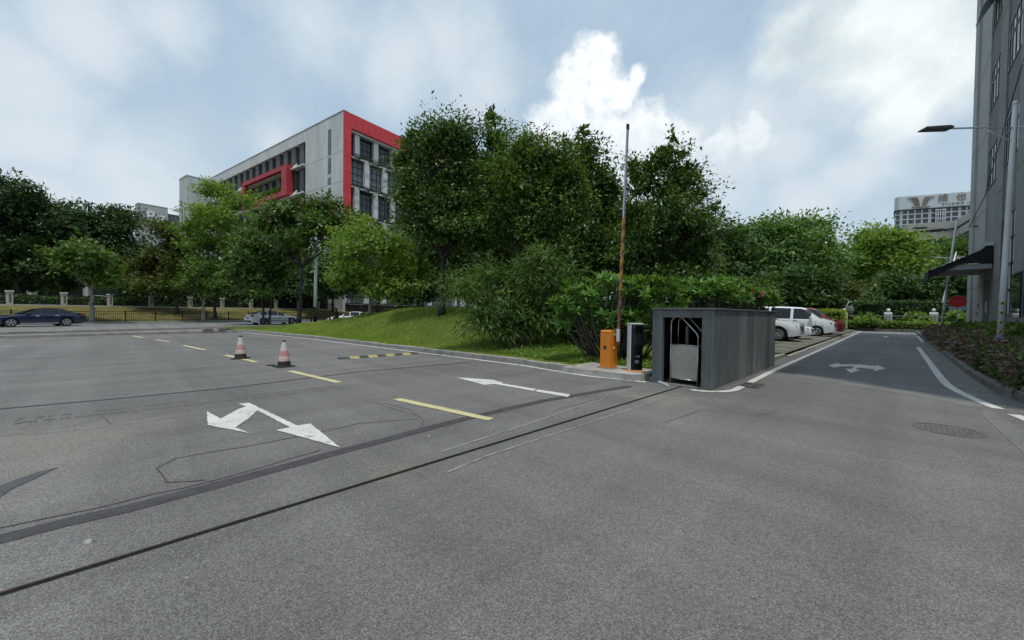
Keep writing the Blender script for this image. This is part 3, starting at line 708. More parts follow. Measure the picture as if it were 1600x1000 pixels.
tree('broadleaf_tree', 'narrow dark spire-topped tree between the glossy tree and the raised barrier arm', (925, 492), 24, [(912, 245, 24, 32), (910, 208, 10, 14), (950, 300, 24, 30), (895, 270, 28, 30), (926, 290, 32, 34), (936, 340, 40, 38), (920, 388, 50, 38), (905, 438, 48, 30), (955, 400, 40, 45)], 'gloss', .24, .10, 2.9, None, 'trees on the lawn mound', 43, .16, 450, BARKD, per=20, cr=.42)
tree('broadleaf_tree', 'open dark tree with ragged side sprays right behind the barrier arm', (1012, 492), 18.5, [(1038, 250, 24, 34), (1052, 214, 9, 13), (1066, 240, 11, 9), (1000, 285, 26, 34), (1046, 300, 42, 32), (1090, 308, 20, 14), (1110, 324, 14, 7), (1030, 350, 56, 36), (1085, 358, 30, 24), (1000, 392, 42, 36), (1060, 402, 50, 30), (1092, 408, 26, 24), (985, 340, 20, 30), (1120, 318, 8, 5), (990, 262, 14, 22), (1072, 274, 26, 22), (1018, 262, 22, 24), (1104, 345, 20, 16), (1100, 380, 24, 22), (1040, 440, 50, 20)], 'gloss', .16, .064, 2.5, None, 'trees on the lawn mound', 44, .15, (430, 4), BARKD, per=18, cr=.30, fold=True, nl=90)
tree('broadleaf_tree', 'broad dark tree standing at the back of the mound group', (830, 492), 27, [(720, 300, 60, 50), (790, 290, 60, 55), (860, 300, 60, 55), (925, 330, 55, 55), (985, 360, 50, 50), (760, 370, 70, 45), (860, 385, 80, 45), (960, 410, 60, 40), (690, 390, 50, 40), (800, 430, 80, 30), (1050, 400, 45, 40), (1085, 420, 35, 30)], 'gloss', .25, .11, 2.2, None, 'trees on the lawn mound', 45, .2, 450, BARKD, per=20, cr=.5)
def bamboo(label, base, Y, ell_px, seed):
    t = tree('bamboo_bush', label, base, Y, ell_px, 'bamboo', .26, .030, 2.3, None, None, seed, .03, None, BARK, cat='bush', trunk=False, per=26, cr=.34, droop=.55, jitter=.3, shell=.35, low=-.95, flat=.8)
    r = random.Random(seed); mb = MB(); k = Y / FOC
    for i in range(46):
        e = r.choice(ell_px); c = D(e[0] + r.uniform(-.7, .7) * e[2], e[1] - r.uniform(-.3, .7) * e[3], Y) - t.location
        c.y += r.uniform(-.8, .8); b = Vector((r.gauss(0, .45), r.gauss(0, .4), -.1))
        mb.tube([b, b.lerp(c, .5) + Vector((0, 0, .25)), c], [.018, .014, .005], 5)
    mb.build('culms', mat('bamboo_culm', (.12, .15, .05), .5, .3, 4), t, smooth=True)
    return t
bamboo('big rounded bamboo bush with fine drooping leaves on the lawn left of the barrier', (812, 545), 14.6, [(842, 402, 38, 24), (862, 432, 34, 40), (800, 442, 58, 42), (748, 458, 44, 30), (712, 452, 28, 16), (830, 488, 58, 46), (785, 500, 42, 36), (868, 480, 26, 40), (765, 488, 36, 34)], 61)

# frangipani: thick bare branches that end in rosettes of big leaves
def frangipani(label, base, Y, ell_px, seed, n, L=.30, group='frangipani shrubs behind the shed', bz=None):
    rng = np.random.default_rng(seed); r = random.Random(seed)
    b = D(base[0], base[1], Y); b.z = hgt(b) if bz is None else bz
    t = thing('frangipani_shrub', label, 'shrub', b, 0, group); k = Y / FOC
    ell = []
    for e in ell_px:
        c = D(e[0], e[1], Y) - b; ell.append((c.x, c.y + r.uniform(-.4, .4), c.z, e[2] * k, e[2] * k * .8, e[3] * k))
    C, d, _ = clumps_in(ell, n, rng, .45, -.75)
    per = 13; i = np.repeat(np.arange(n), per); q = np.tile(np.arange(per), n)
    ax = unit(d * .55 + np.array([0, 0, 1.0]) + rng.normal(size=d.shape) * .25)
    u_ = unit(np.cross(ax, rng.normal(size=ax.shape))); w_ = np.cross(ax, u_)
    an = q * 2.4 + rng.normal(size=len(i)) * .2
    el = .15 + .85 * (q / per) + rng.normal(size=len(i)) * .12
    rad = u_[i] * np.cos(an)[:, None] + w_[i] * np.sin(an)[:, None]
    Dv = rad * np.cos(el)[:, None] + ax[i] * np.sin(el)[:, None]
    N = unit(ax[i] * np.cos(el)[:, None] - rad * np.sin(el)[:, None] + rng.normal(size=rad.shape) * .1)
    Ls = L * (.65 + .5 * rng.random(len(i)))
    V, F = leaf_quads(C[i] + ax[i] * (.05 * q / per)[:, None], Dv, N, Ls, Ls * .29, True)
    link('crown', npmesh('crown', V, F, 4, LF['plum']), t)
    mb = MB()
    for c in C[::6]:
        c = Vector(c); s = Vector((r.gauss(0, .25) + c.x * .25, r.gauss(0, .2), -.1)); md = s.lerp(c, .55) + Vector((0, 0, -.12))
        mb.tube([s, md, c], [.035, .026, .016], 6)
    mb.build('trunk', mat('frangipani_bark', (.075, .068, .055), .85, .3, 6), t, smooth=True)
    return t
frangipani('wide frangipani shrub with rosettes of large leaves behind the orange barrier', (962, 560), 11.6, [(908, 468, 34, 26), (960, 452, 46, 22), (1012, 455, 40, 20), (1046, 466, 24, 14), (930, 498, 42, 22), (985, 486, 40, 22), (1030, 480, 34, 18), (895, 500, 30, 22), (960, 505, 40, 18), (1000, 510, 36, 18), (885, 480, 24, 22)], 71, 300, .29)
frangipani('frangipani shrub showing over the roof of the slate shed', (1095, 545), 14.0, [(1066, 458, 32, 16), (1108, 460, 38, 15), (1148, 464, 32, 12), (1122, 450, 24, 11)], 72, 150, .30)
fr = frangipani('low frangipani shrub with pink blossom between the slate shed and the white van', (1180, 530), 17.5, [(1165, 462, 26, 13), (1195, 470, 24, 10), (1145, 452, 22, 12)], 73, 110, .32)
rng = np.random.default_rng(78); n = 160
P = np.array([tuple(D(a, b, 17.5 - .9) - fr.location) for a, b in zip(rng.choice([1146, 1158, 1172, 1190], n) + rng.normal(size=n) * 2.2, 457 + rng.normal(size=n) * 2.5 + rng.random(n) * 6)])
V, F = leaf_quads(P, rng.normal(size=P.shape), rng.normal(size=P.shape) + np.array([0, -.8, .6]), np.full(n, .08), np.full(n, .06))
link('blossom', npmesh('blossom', V, F, 4, mat('pink_blossom', (.55, .16, .20), .6, .3, 9)), fr)
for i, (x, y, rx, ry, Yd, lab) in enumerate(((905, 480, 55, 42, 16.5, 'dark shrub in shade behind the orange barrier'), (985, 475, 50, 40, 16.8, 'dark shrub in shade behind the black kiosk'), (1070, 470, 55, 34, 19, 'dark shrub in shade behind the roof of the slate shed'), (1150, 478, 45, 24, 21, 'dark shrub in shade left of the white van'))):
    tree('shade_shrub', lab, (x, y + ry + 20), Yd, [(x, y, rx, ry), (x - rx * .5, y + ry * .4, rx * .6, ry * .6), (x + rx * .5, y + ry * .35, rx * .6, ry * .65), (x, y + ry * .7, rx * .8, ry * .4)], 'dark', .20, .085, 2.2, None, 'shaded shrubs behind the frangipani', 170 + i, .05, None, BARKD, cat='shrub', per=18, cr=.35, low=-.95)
# -- far trees at the end of the service road
tree('broadleaf_tree', 'broad domed light green tree far behind the parked cars', (1228, 494), 62, [(1150, 388, 36, 30), (1190, 370, 46, 28), (1238, 362, 48, 24), (1272, 378, 38, 26), (1300, 402, 26, 26), (1220, 402, 72, 40), (1140, 425, 38, 36), (1275, 420, 42, 30), (1285, 352, 16, 12)], 'far', .55, .24, 2.5, .1, 'big trees at the end of the service road', 81, .4, 460, BARKD, per=18, cr=.95)
tree('broadleaf_tree', 'rounded bright green tree left of the hotel tower', (1390, 496), 66, [(1350, 378, 26, 20), (1390, 374, 40, 18), (1425, 392, 28, 28), (1382, 410, 56, 38), (1342, 420, 30, 38), (1432, 425, 26, 30)], 'light', .55, .25, 2.4, .1, 'big trees at the end of the service road', 82, .35, 460, BARKD, per=16, cr=.95)
tree('broadleaf_tree', 'lower dark spreading tree behind the white van', (1235, 494), 52, [(1232, 440, 48, 26), (1196, 456, 44, 20), (1268, 450, 38, 24), (1230, 465, 60, 18), (1290, 468, 26, 16)], 'fardark', .46, .2, 2.4, .1, 'big trees at the end of the service road', 83, .25, 475, BARKD, per=18, cr=.8)
tree('broadleaf_tree', 'dark low-branched tree behind the globe-topped pillars', (1408, 496), 59, [(1370, 460, 38, 22), (1418, 452, 42, 26), (1458, 440, 32, 32), (1490, 452, 28, 36), (1440, 475, 50, 18), (1340, 470, 28, 16)], 'fardark', .5, .2, 2.5, .1, 'big trees at the end of the service road', 84, .25, 480, BARKD, per=18, cr=.85)
tree('broadleaf_tree', 'green tree in front of the beige podium building', (1490, 497), 78, [(1480, 396, 28, 20), (1503, 408, 26, 28), (1465, 415, 26, 24), (1510, 440, 26, 30)], 'far', .6, .26, 2.4, .1, 'big trees at the end of the service road', 85, .3, 460, BARKD, per=16, cr=1.0)
tree('broadleaf_tree', 'slim bushy tree above the low frangipani', (1150, 492), 36, [(1138, 442, 28, 18), (1172, 450, 26, 16), (1155, 468, 34, 14), (1190, 468, 24, 12)], 'mid', .30, .13, 2.3, .2, 'big trees at the end of the service road', 86, .15, 480, BARK, per=18, cr=.5)
tree('broadleaf_tree', 'small brownish tree with thin stems beyond the yellow-green hedge', (1322, 494), 54, [(1325, 455, 20, 18), (1318, 474, 22, 12), (1345, 470, 16, 12)], 'olive', .36, .15, 1.6, .1, 'big trees at the end of the service road', 87, .12, 480, BARKP, per=14, cr=.6)

def hedge(name, label, boxes, leaf, L, W, dens, seed, group=None, core=(.018, .03, .012), cat='hedge', axis=45, up=.6):
    """clipped plants: leaves through the skin of boxes over a dark mass of stems"""
    rng = np.random.default_rng(seed); Ps, Ns, Ls = [], [], []
    t = thing(name, label, cat, (0, 0, 0), 0, group); cm = MB(); cen = None
    for (u0, u1, v0, v1, z0, z1, sc) in boxes:
        A = (u1 - u0) * (v1 - v0) + 2 * (z1 - z0) * ((u1 - u0) + (v1 - v0))
        n = int(dens * A / (.5 * L * W * sc * sc))
        p = rng.random((n, 3)); f = rng.random(n) * A
        top = f < (u1 - u0) * (v1 - v0) * 1.15
        p[:, 2] = np.where(top, 1 - .12 * rng.random(n) ** 2, p[:, 2])
        side = ~top; w = rng.random(n)
        ends = w < (v1 - v0) / ((u1 - u0) + (v1 - v0)); g = (rng.random(n) < .5).astype(float)
        p[:, 0] = np.where(side & ends, g, p[:, 0]); p[:, 1] = np.where(side & ~ends, g, p[:, 1])
        nrm = np.zeros((n, 3)); nrm[:, 2] = top; nrm[:, 0] = np.where(side & ends, g * 2 - 1, 0); nrm[:, 1] = np.where(side & ~ends, g * 2 - 1, 0)
        q = np.array([u0, v0, z0]) + p * np.array([u1 - u0, v1 - v0, z1 - z0])
        wv = np.sin(q[:, 0] * 2.1 + q[:, 1] * 1.3) * np.sin(q[:, 0] * .77 + 1) + .6 * np.sin(q[:, 0] * 5.3 + q[:, 1] * 4.1)
        q += nrm * (wv * .045 * sc)[:, None] + rng.normal(size=q.shape) * .045 * sc ** .5
        Ps.append(q); Ns.append(nrm); Ls.append(np.full(n, L * sc))
        m_ = .10; cm.box(u0 + m_, u1 - m_, v0 + m_, v1 - m_, z0, z1 - .10)
    P = np.concatenate(Ps); N = np.concatenate(Ns); Ls = np.concatenate(Ls) * (.7 + .6 * rng.random(len(P)))
    ca, sa = math.cos(RAD(axis)), math.sin(RAD(axis)); R_ = np.array([[ca, sa, 0], [-sa, ca, 0], [0, 0, 1]])       # uv frame to world
    nr = unit(N * .7 + np.array([0, 0, up]) + rng.normal(size=P.shape) * .5); Dv = unit(N * .8 + rng.normal(size=P.shape) * .8 + np.array([0, 0, .15]))
    V, F = leaf_quads(P @ R_, Dv @ R_, nr @ R_, Ls, Ls * W / L, L > .1)
    loc = V.mean(0); loc[2] = min(b[4] for b in boxes); t.location = loc
    link('foliage', npmesh('foliage', V - loc, F, 4, LF[leaf]), t)
    cm.v = [(p[0] * ca - p[1] * sa - loc[0], p[0] * sa + p[1] * ca - loc[1], p[2] - loc[2]) for p in cm.v]
    cm.build('stems', mat('hedge_stems', core, .95, .4, 6), t)
    return t
hedge('hedge', 'low bed of dark red-leaved shrubs along the service road kerb', [(9.6, 12, -3.3, -2.3, .12, .80, 1), (12, 16, -3.3, -1.72, .12, .80, 1), (16, 24, -3.2, -1.66, .12, .78, 1.25), (24, 42, -3.1, -1.62, .12, .75, 1.9)], 'red', .125, .058, 1.15, 91)
hedge('hedge', 'dark green leaves growing through the red-leaved bed', [(11.9, 13, -3.3, -1.78, .14, .82, 1.0), (13, 24, -3.2, -1.7, .14, .80, 1.3), (24, 40, -3.1, -1.68, .14, .76, 1.8)], 'mid', .115, .05, .48, 92)
hedge('hedge', 'taller dark green hedge against the grey building behind the red-leaved bed', [(13, 22, -3.9, -3.15, .12, 1.10, 1.1), (22, 31, -3.9, -2.95, .12, 1.2, 1.5), (31, 43, -3.9, -2.9, .12, 1.05, 1.9)], 'mid', .10, .05, 1.3, 93)
hedge('hedge', 'long clipped boxwood hedge at the far end of the service road', [(58.6, 60.2, -4.5, 4.2, .24, 1.0, 1)], 'hedge', .22, .11, 1.5, 94)
hedge('hedge', 'loose yellow-green hedge behind the red car', [(47, 49.5, 3.6, 9.5, .1, 2.1, 1), (49.5, 52, 3.8, 7, .1, 1.9, 1)], 'yellow', .24, .11, 1.4, 95)
hedge('hedge', 'clipped hedge inside the park fence behind the black railing', [(2, 25, 62.0, 63.2, 1.65, 2.55, 1)], 'fardark', .3, .13, 1.3, 96, axis=66)
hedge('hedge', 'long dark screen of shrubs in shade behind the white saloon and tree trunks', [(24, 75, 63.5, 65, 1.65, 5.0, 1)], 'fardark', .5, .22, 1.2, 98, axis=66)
hedge('hedge', 'tall dark mass of shrubs behind the globe-topped pillars', [(66, 68, -12, 16, .1, 3.4, 1), (64, 66, -14, -6, .1, 2.4, 1)], 'fardark', .4, .18, 1.2, 97)
def bush(label, px, py, rx, ry, Y, leaf, seed, bz, group=None, **k_):
    return tree('round_bush', label, (px, py + ry), Y, [(px, py, rx * .85, ry * .9), (px - rx * .4, py + ry * .2, rx * .5, ry * .7), (px + rx * .45, py + ry * .15, rx * .5, ry * .7)], leaf, .26, .12, 3.0, bz, group, seed, .06, None, BARK, cat='bush', per=16, cr=.3, low=-.95, shell=.6, bough=.7)
bush('smaller round clipped bush between the parked cars and the first globe-topped pillar', 1352, 497, 18, 11, 42.5, 'hedge', 101, .24, 'round bushes behind the boxwood hedge')
bush('larger round clipped bush between the two globe-topped pillars', 1427, 497, 23, 13, 43.5, 'hedge', 102, .24, 'round bushes behind the boxwood hedge')
bush('small light green shrub behind the red no-entry sign', 1503, 494, 16, 12, 40, 'light', 103, .1)
# grass blades along the near lawn
rng = np.random.default_rng(7); n = 150000
v = 4.3 + 27 * rng.random(n) ** 1.6; du = 11 * rng.random(n) ** 1.7
u = np.array([uk(x) for x in v]) + .04 + du
keep = np.hypot(u, v) < 34; keep &= ~((u > 8.2) & (u < 14.4) & (v < 4.35)); keep &= ~((u > 17.5) & (v < 9.6)); keep &= ~((u < 9.5) & (v < 6.25))
u, v = u[keep], v[keep]; z = np.array([lawn_h(a, b) for a, b in zip(u, v)])
P = np.stack([(u - v) * S2, (u + v) * S2, z - .005], 1)
dist = np.linalg.norm(P[:, :2], axis=1)
Ls = (.028 + .03 * rng.random(len(P))) * (1 + .5 * (dist > 18)); Dv = unit(rng.normal(size=P.shape) * np.array([.6, .6, .15]) + np.array([0, 0, .8]))
V, F = leaf_quads(P, Dv, unit(rng.normal(size=P.shape)), Ls, .008 + .0007 * dist, False)
GR = leafmat('grass_blade', (.090, .150, .020), (.145, .205, .032), (.22, .240, .055), .35, .5, .25, .5)
o = link('grass', npmesh('grass', V, F, 4, GR)); tag(o, 'short green grass blades on the mound', kind='stuff')
# rougher herbs under the barrier and shed
rng = np.random.default_rng(8); n = 2600
u = 8.9 + 2.6 * rng.random(n); v = 4.4 + 5.2 * rng.random(n); k = ~((u < 9.5) & (v < 6.25)); u, v = u[k], v[k]; n = len(u)
i = np.repeat(np.arange(n), 5); z = np.array([lawn_h(a, b) for a, b in zip(u, v)])
P = np.stack([(u - v) * S2, (u + v) * S2, z], 1)[i] + np.abs(rng.normal(size=(n * 5, 3))) * np.array([.05, .05, .06])
V, F = leaf_quads(P, rng.normal(size=P.shape) + np.array([0, 0, .5]), rng.normal(size=P.shape) * .5 + np.array([0, 0, 1.0]), .06 + .05 * rng.random(len(P)), .03 + .02 * rng.random(len(P)))
o = link('undergrowth', npmesh('undergrowth', V, F, 4, LF['light'])); tag(o, 'leafy low herbs growing behind the barrier island', kind='stuff')
# ------------------------------------------------------------------ buildings
CONCW = mat('pale_concrete', (.60, .61, .60), .85, .17, .5, bump=.25, bscale=3, stretch=(1, 1, .22))
REDC = mat('red_cladding', (.66, .040, .052), .55, .10, .6, bump=.1)
REDD = mat('red_cladding_bay', (.42, .032, .042), .6, .12, .6)
DARKW = mat('dark_recess', (.055, .058, .062), .7, .2, .5)
PIER = mat('dark_pier', (.10, .105, .11), .7, .15, .4)
WHITEP = mat('white_paint', (.66, .67, .66), .6, .08, .8)
FRAME = mat('dark_frame', (.020, .023, .026), .5, .15, 2)
GLASS = glassmat('window_glass'); GLASSB = glassmat('window_glass_pale', (.10, .13, .15), .12)
GLASSO = glassmat('office_glass', (.055, .065, .075), .25, .5)

def office():
    c = D(537, 172, 72); H0 = c.z; base = Vector((c.x, c.y, 0))
    dL = Vector((-.8201, .5722, 0)); dR = Vector((.5722, .8201, 0))
    xf = lambda p: dL * p[0] + dR * p[1] + Vector((0, 0, p[2]))
    B = lambda: MB(xf)
    t = thing('office_building', 'long pale grey concrete office building with a red framed end and red bay', 'building', base)
    w = B(); w.box(.06, 13.8, 0, .5, 0, H0 - .12); w.box(13.8, 88, .0, .9, 36.4, H0 - .12); w.box(13.8, 88, .1, .9, 0, 3)
    w.box(82, 88, .12, .9, 3, 36.38); w.build('wall', CONCW, t)
    cp = B(); cp.box(-.1, 88.2, -.06, .95, H0 - .12, H0 + .06); cp.build('parapet_cap', mat('cap_grey', (.22, .225, .23), .7, .2, .4), t)
    B().box(1.62, 87.9, .92, 34, 0, 37.2).build('recess_wall', DARKW, t)
    ro = B(); rr = random.Random(3)
    for a, b, s in ((16, 1.0, .8), (21, 1.0, .6), (2.2, 6, .7), (2.2, 11, .9), (36, 5, 1.5), (30, 6, 1.2), (4, 14, 1.4), (5, 20, 1.3), (52, 6, 1.1)): B().box(a, a + 2.5 * s, b, b + 2 * s, 37.2, H0 + .9 * s ** .5).build('roof_unit', mat('roof_plant', (.3, .3, .3), .6, .2, 1), t)
    # slit windows in the solid end panel
    for z0, z1 in ((31.6, 36.4), (27.95, 31.0), (25.9, 27.2), (22.2, 25.2), (16.5, 20.5)):
        f = B().box(4.2, 5.3, -.03, .12, z0, z1).build('window', FRAME, t)
        g = B(); n = max(1, round((z1 - z0) / 1.5))
        for k in range(n): g.box(4.3, 5.2, -.045, 0, z0 + .1 + k * (z1 - z0 - .1) / n, z0 + (k + 1) * (z1 - z0 - .1) / n)
        g.build('pane', GLASSB, f)
    # joints cast into the concrete
    j = B()
    for z in (31.35, 25.75, 20.2): j.box(.1, 13.75, -.014, .0, z, z + .06)
    for a in (4.9, 9.3): j.box(a, a + .05, -.010, .0, 12, H0 - .15)
    j.build('wall_joint', mat('joint_grey', (.30, .31, .31), .9, .1, 1), t)
    # long window bands behind dark piers, with white ledges
    for z0, z1 in ((31.75, 36.35), (26.1, 30.9), (20.5, 25.3), (14.9, 19.7)):
        B().box(13.85, 82, .80, .88, z0, z1).build('window_band', GLASSO, t)
        B().box(13.8, 82, -.55, .78, z0 - .38, z0 - .10).build('ledge', WHITEP, t)
        k = 0; a = 15.0
        if z0 < 14: continue
        while a < 81:
            B().box(a, a + 1.7, .25, .80, z0, z1 - .02).build('pier', PIER, t)
            vm = B(); vm.box(a + 2.05, a + 2.55, .74, .795, z0 + .5, z0 + 2.3); vm.build('vent_window', GLASSB, t)
            a += 3.55
        a = 17.5
        while a < 80: sp = B(); sp.add([(a, -.5, z0 - .1), (a + 1.1, -.5, z0 - .1), (a + 1.1, .2, z0 - .1), (a, .2, z0 - .1), (a + .1, .15, z0 + 1.0), (a + .4, .2, z0 + 1.0)], [(0, 1, 5, 4), (1, 2, 5), (2, 3, 4, 5), (3, 0, 4)]); sp.build('ledge_bracket', WHITEP, t); a += 7.1
    # the red bay that stands out of the long front
    bay = B(); a0, a1, z0, z1 = 18.9, 41.4, 25.95, 32.4
    bay.box(a0, a1, -1.4, .0, z1 - .90, z1); bay.box(a0, a1, -1.4, .0, z0, z0 + 1.15); bay.box(a0, a0 + 2.3, -1.4, .0, z0 + 1.15, z1 - .90); bay.box(a1 - 1.0, a1, -1.4, 0, z0 + 1.15, z1 - .90)
    bo = bay.build('red_bay', REDD, t)
    rng = np.random.default_rng(4); n = 2200
    p = np.stack([a0 + 3.3 + rng.random(n) * 17.3, -1.42 + .9 * rng.random(n), z0 + 1.25 + np.abs(rng.normal(size=n)) * .55 - .3 * (rng.random(n) < .3)], 1)
    P = p[:, :1] * np.array(dL)[None] + p[:, 1:2] * np.array(dR)[None]; P[:, 2] = p[:, 2]
    V, F = leaf_quads(P, rng.normal(size=P.shape), rng.normal(size=P.shape) * .6 + np.array([0, 0, 1.0]), np.full(n, .5), np.full(n, .22))
    o = link('balcony_plants', npmesh('balcony_plants', V, F, 4, LF['mid']), bo)
    # red framed end front
    r = B(); r.box(-.10, .055, -.03, 1.5, 14, H0); r.box(.055, 1.6, .52, 1.5, 14, H0 - .14); r.box(-.10, 1.6, 1.5, 34, 36.05, H0 + .02); r.box(-.1, 1.6, 32.6, 34, 14, 36.05)
    r.build('red_frame', REDC, t)
    SEAM = mat('red_seam', (.36, .022, .03), .6, .1, 2); b = 2.6
    while b < 33: B().box(-.112, -.099, b, b + .05, 36.06, H0).build('cladding_seam', SEAM, t); b += 1.3
    for z in (33.2, 30.4, 27.6, 24.8, 22.0): B().box(-.112, -.099, .0, 1.48, z, z + .05).build('cladding_seam', SEAM, t)
    so = B().box(.4, 1.62, 1.5, 32.6, 35.6, 36.04).build('soffit', CONCW, t)
    lv = [36.0, 31.3, 25.6, 19.95, 14.3, 8.6, 3.0]
    for f in range(6):
        z1, z0 = lv[f] - .45, lv[f + 1]
        B().box(.9, 1.7, 1.5, 32.6, z0 - .25, z0).build('floor_slab', WHITEP, t)
        off = 2.8 if f % 2 == 0 else .75
        cm = []
        b = off
        while b < 32:
            B().box(.75, 1.55, b, b + 1.02, z0, z1 + .44).build('column', WHITEP, t); cm.append(b); b += 4.27
        for b in ([off - 4.27] if f % 2 == 0 else []) + cm:
            x0, x1 = max(1.5, b + 1.02), min(32.6, b + 4.27)
            if x1 - x0 < .5: continue
            g = B().box(1.50, 1.58, x0, x1, z0, z1).build('window', GLASS if f % 2 == 0 else glassmat('office_glass_pale', (.13, .16, .17), .2, .6), t)
            m = B(); nv = 3 if x1 - x0 > 2 else 1
            for k in range(nv + 1): q = x0 + (x1 - x0) * k / nv; m.box(1.42, 1.50, max(x0, q - .06), min(x1, q + .06), z0, z1)
            for k in range(5): q = z0 + (z1 - z0) * k / 4; m.box(1.40, 1.49, x0, x1, max(z0, q - .05), min(z1, q + .05))
            m.build('window_frame', FRAME, g)
        s = B(); s.box(-.75, -.60, 1.5, 32.6, z0 - .22, z0 - .02); s.box(.1, .25, 1.5, 32.6, z0 - .22, z0 - .02)
        b = 1.6
        while b < 32: s.box(-.595, .9, b, b + .16, z0 - .2, z0 - .03); b += 2.13
        s.build('sunshade', FRAME, t)
office()

def block(name, label, corner, wl, wr, h, m, cap=True, dl=(-.8201, .5722), dr=(.5722, .8201)):
    """plain rendered block whose near corner stands at a point; parts are added by the caller"""
    dL = Vector((*dl, 0)); dR = Vector((*dr, 0)); base = Vector((corner.x, corner.y, 0))
    xf = lambda p: dL * p[0] + dR * p[1] + Vector((0, 0, p[2]))
    t = thing(name, label, 'building', base)
    MB(xf).box(0, wl, 0, wr, 0, h - .25).build('wall', m, t)
    if cap: MB(xf).box(-.08, wl + .1, -.08, wr + .1, h - .25, h).build('parapet', mat('cap_pale', (.40, .42, .43), .7, .1, .5), t)
    return t, xf
PALE = mat('pale_render', (.50, .53, .53), .8, .06, .3)
# stair tower behind the long office building
c = D(292, 273, 104)
t, xf = block('stair_tower', 'pale grey tower block with slit windows at the far end of the long office', c, 6.3, 9.5, c.z, PALE)
for a in (1.2, 3.6):
    f = MB(xf).box(a, a + .9, -.05, .1, c.z - 14.5, c.z - 8.5).build('window', FRAME, t)
    MB(xf).box(a + .1, a + .8, -.07, -.04, c.z - 14.4, c.z - 8.6).build('pane', GLASSO, f)
MB(xf).box(.8, 1.1, -.03, .0, 0, c.z - 1).build('downpipe', WHITEP, t)
# block with the letters
c = D(216, 316.5, 140)
t, xf = block('lettered_building', 'white block with large raised letters B7 and a glazed corner', c, 4.5, 8.2, c.z, mat('pale_render_grey', (.40, .43, .43), .8, .06, .3))
M = Matrix((( .5722, 0, -.8201 * -1, 0), (.8201, 0, .5722 * -1, 0), (0, 1, 0, 0), (0, 0, 0, 1)))
LET = mat('white_letter', (.90, .90, .90), .5, .03, 2)
def face_text(t, body, size, b, z, a, m, name, dR=(.5722, .8201), dN=(.8201, -.5722), ex=.12):
    X = Vector((*dR, 0)); N = Vector((*dN, 0))
    o = X * b + N * a + Vector((0, 0, z))
    M = Matrix(((X.x, 0, N.x, o.x), (X.y, 0, N.y, o.y), (0, 1, 0, o.z), (0, 0, 0, 1)))
    return text_mesh(body, size, m, name, t, M, ex)
face_text(t, 'B', 5.0, 3.4, c.z - 4.4, .25, LET, 'letter')
face_text(t, '7', 3.6, 6.4, c.z - 4.9, .25, LET, 'letter')
gb = MB(xf).box(.3, 4.2, 8.2, 13.0, 0, c.z - 2.2).build('glazed_corner', GLASSO, t)
m = MB(xf)
for k in range(5): m.box(.2, .3, 8.25 + k * 1.15, 8.35 + k * 1.15, 0, c.z - 2.15)
for k in range(8): m.box(.18, .29, 8.2, 13.0, c.z - 2.3 - k * 1.7, c.z - 2.18 - k * 1.7)
m.build('glazing_bars', mat('grey_bar', (.25, .28, .29), .5, .1, 1), gb)
# pieces of buildings seen over and between the trees
c = D(690, 184, 118)
t, xf = block('office_block', 'pale grey roof corner showing behind the big dark tree beside the red frame', c, 8.5, 14, c.z, PALE)
m = MB(xf)
for k in range(4): m.tube([(1.5 + k * 2, .3, c.z), (1.5 + k * 2, .3, c.z + 1.1)], .06, 5)
m.tube([(1.5, .3, c.z + 1.05), (7.5, .3, c.z + 1.05)], .06, 5)
m.build('roof_rail', WHITEP, t)
c = D(1108, 334, 125)
t, xf = block('office_block', 'pale panelled building behind the open dark tree right of the barrier arm', c, 9, 6, c.z, PALE, dl=(-.96, .28), dr=(.5, .866))
m = MB(xf)
for k in range(6): m.box(0, 9, -.03, 0, c.z - 2 - k * 1.6, c.z - 1.9 - k * 1.6)
for k in range(5): m.box(1.2 + k * 1.7, 1.3 + k * 1.7, -.035, 0, 3, c.z - .5)
m.build('panel_joint', mat('joint_grey', (.30, .31, .31), .9, .1, 1), t)
# tiled pavilion roof over the frangipani
c = D(1118, 437, 47)
t = thing('pavilion', 'small pavilion with an orange tiled roof almost hidden by the trees', 'building', (c.x, c.y, 0))
MB().box(-1.6, 2.6, 0, 3.5, 0, c.z - .7).build('wall', PALE, t)
mb = MB(); mb.add([(-2, -.4, c.z - .75), (3, -.4, c.z - .75), (3, 4, c.z - .75), (-2, 4, c.z - .75), (-.3, 1.8, c.z + .3), (1.3, 1.8, c.z + .3), (-2, -.4, c.z - .9), (3, -.4, c.z - .9), (3, 4, c.z - .9), (-2, 4, c.z - .9)], [(0, 1, 5, 4), (1, 2, 5), (2, 3, 4, 5), (3, 0, 4), (6, 7, 1, 0), (7, 8, 2, 1), (8, 9, 3, 2), (9, 6, 0, 3)])
mb.build('roof', mat('roof_tile', (.42, .15, .085), .8, .25, 6, stretch=(4, 1, 1)), t)
# low hall behind the park car park
a = RD(-18, 86)
t = thing('low_hall', 'long low white hall with a columned front behind the park trees', 'building', a, RAD(66))
MB().box(0, 75, 0, 12, 0, 7.2).build('wall', mat('hall_white', (.58, .60, .60), .7, .06, .4), t)
for k in range(13):
    f = MB().box(2 + k * 5.6, 6.4 + k * 5.6, -.05, .05, 2.2, 5.6).build('window', FRAME, t)
    m = MB()
    for q in range(3): m.box(2.15 + k * 5.6 + q * 1.4, 3.4 + k * 5.6 + q * 1.4, -.08, -.04, 2.35, 5.45)
    m.build('pane', GLASSO, f)
MB().box(-.3, 75.3, -1.8, 12.3, 7.2, 7.7).build('roof', WHITEP, t)
for k in range(14): MB().box(.5 + k * 5.6, .9 + k * 5.6, -1.6, -1.2, 0, 7.2).build('column', WHITEP, t)

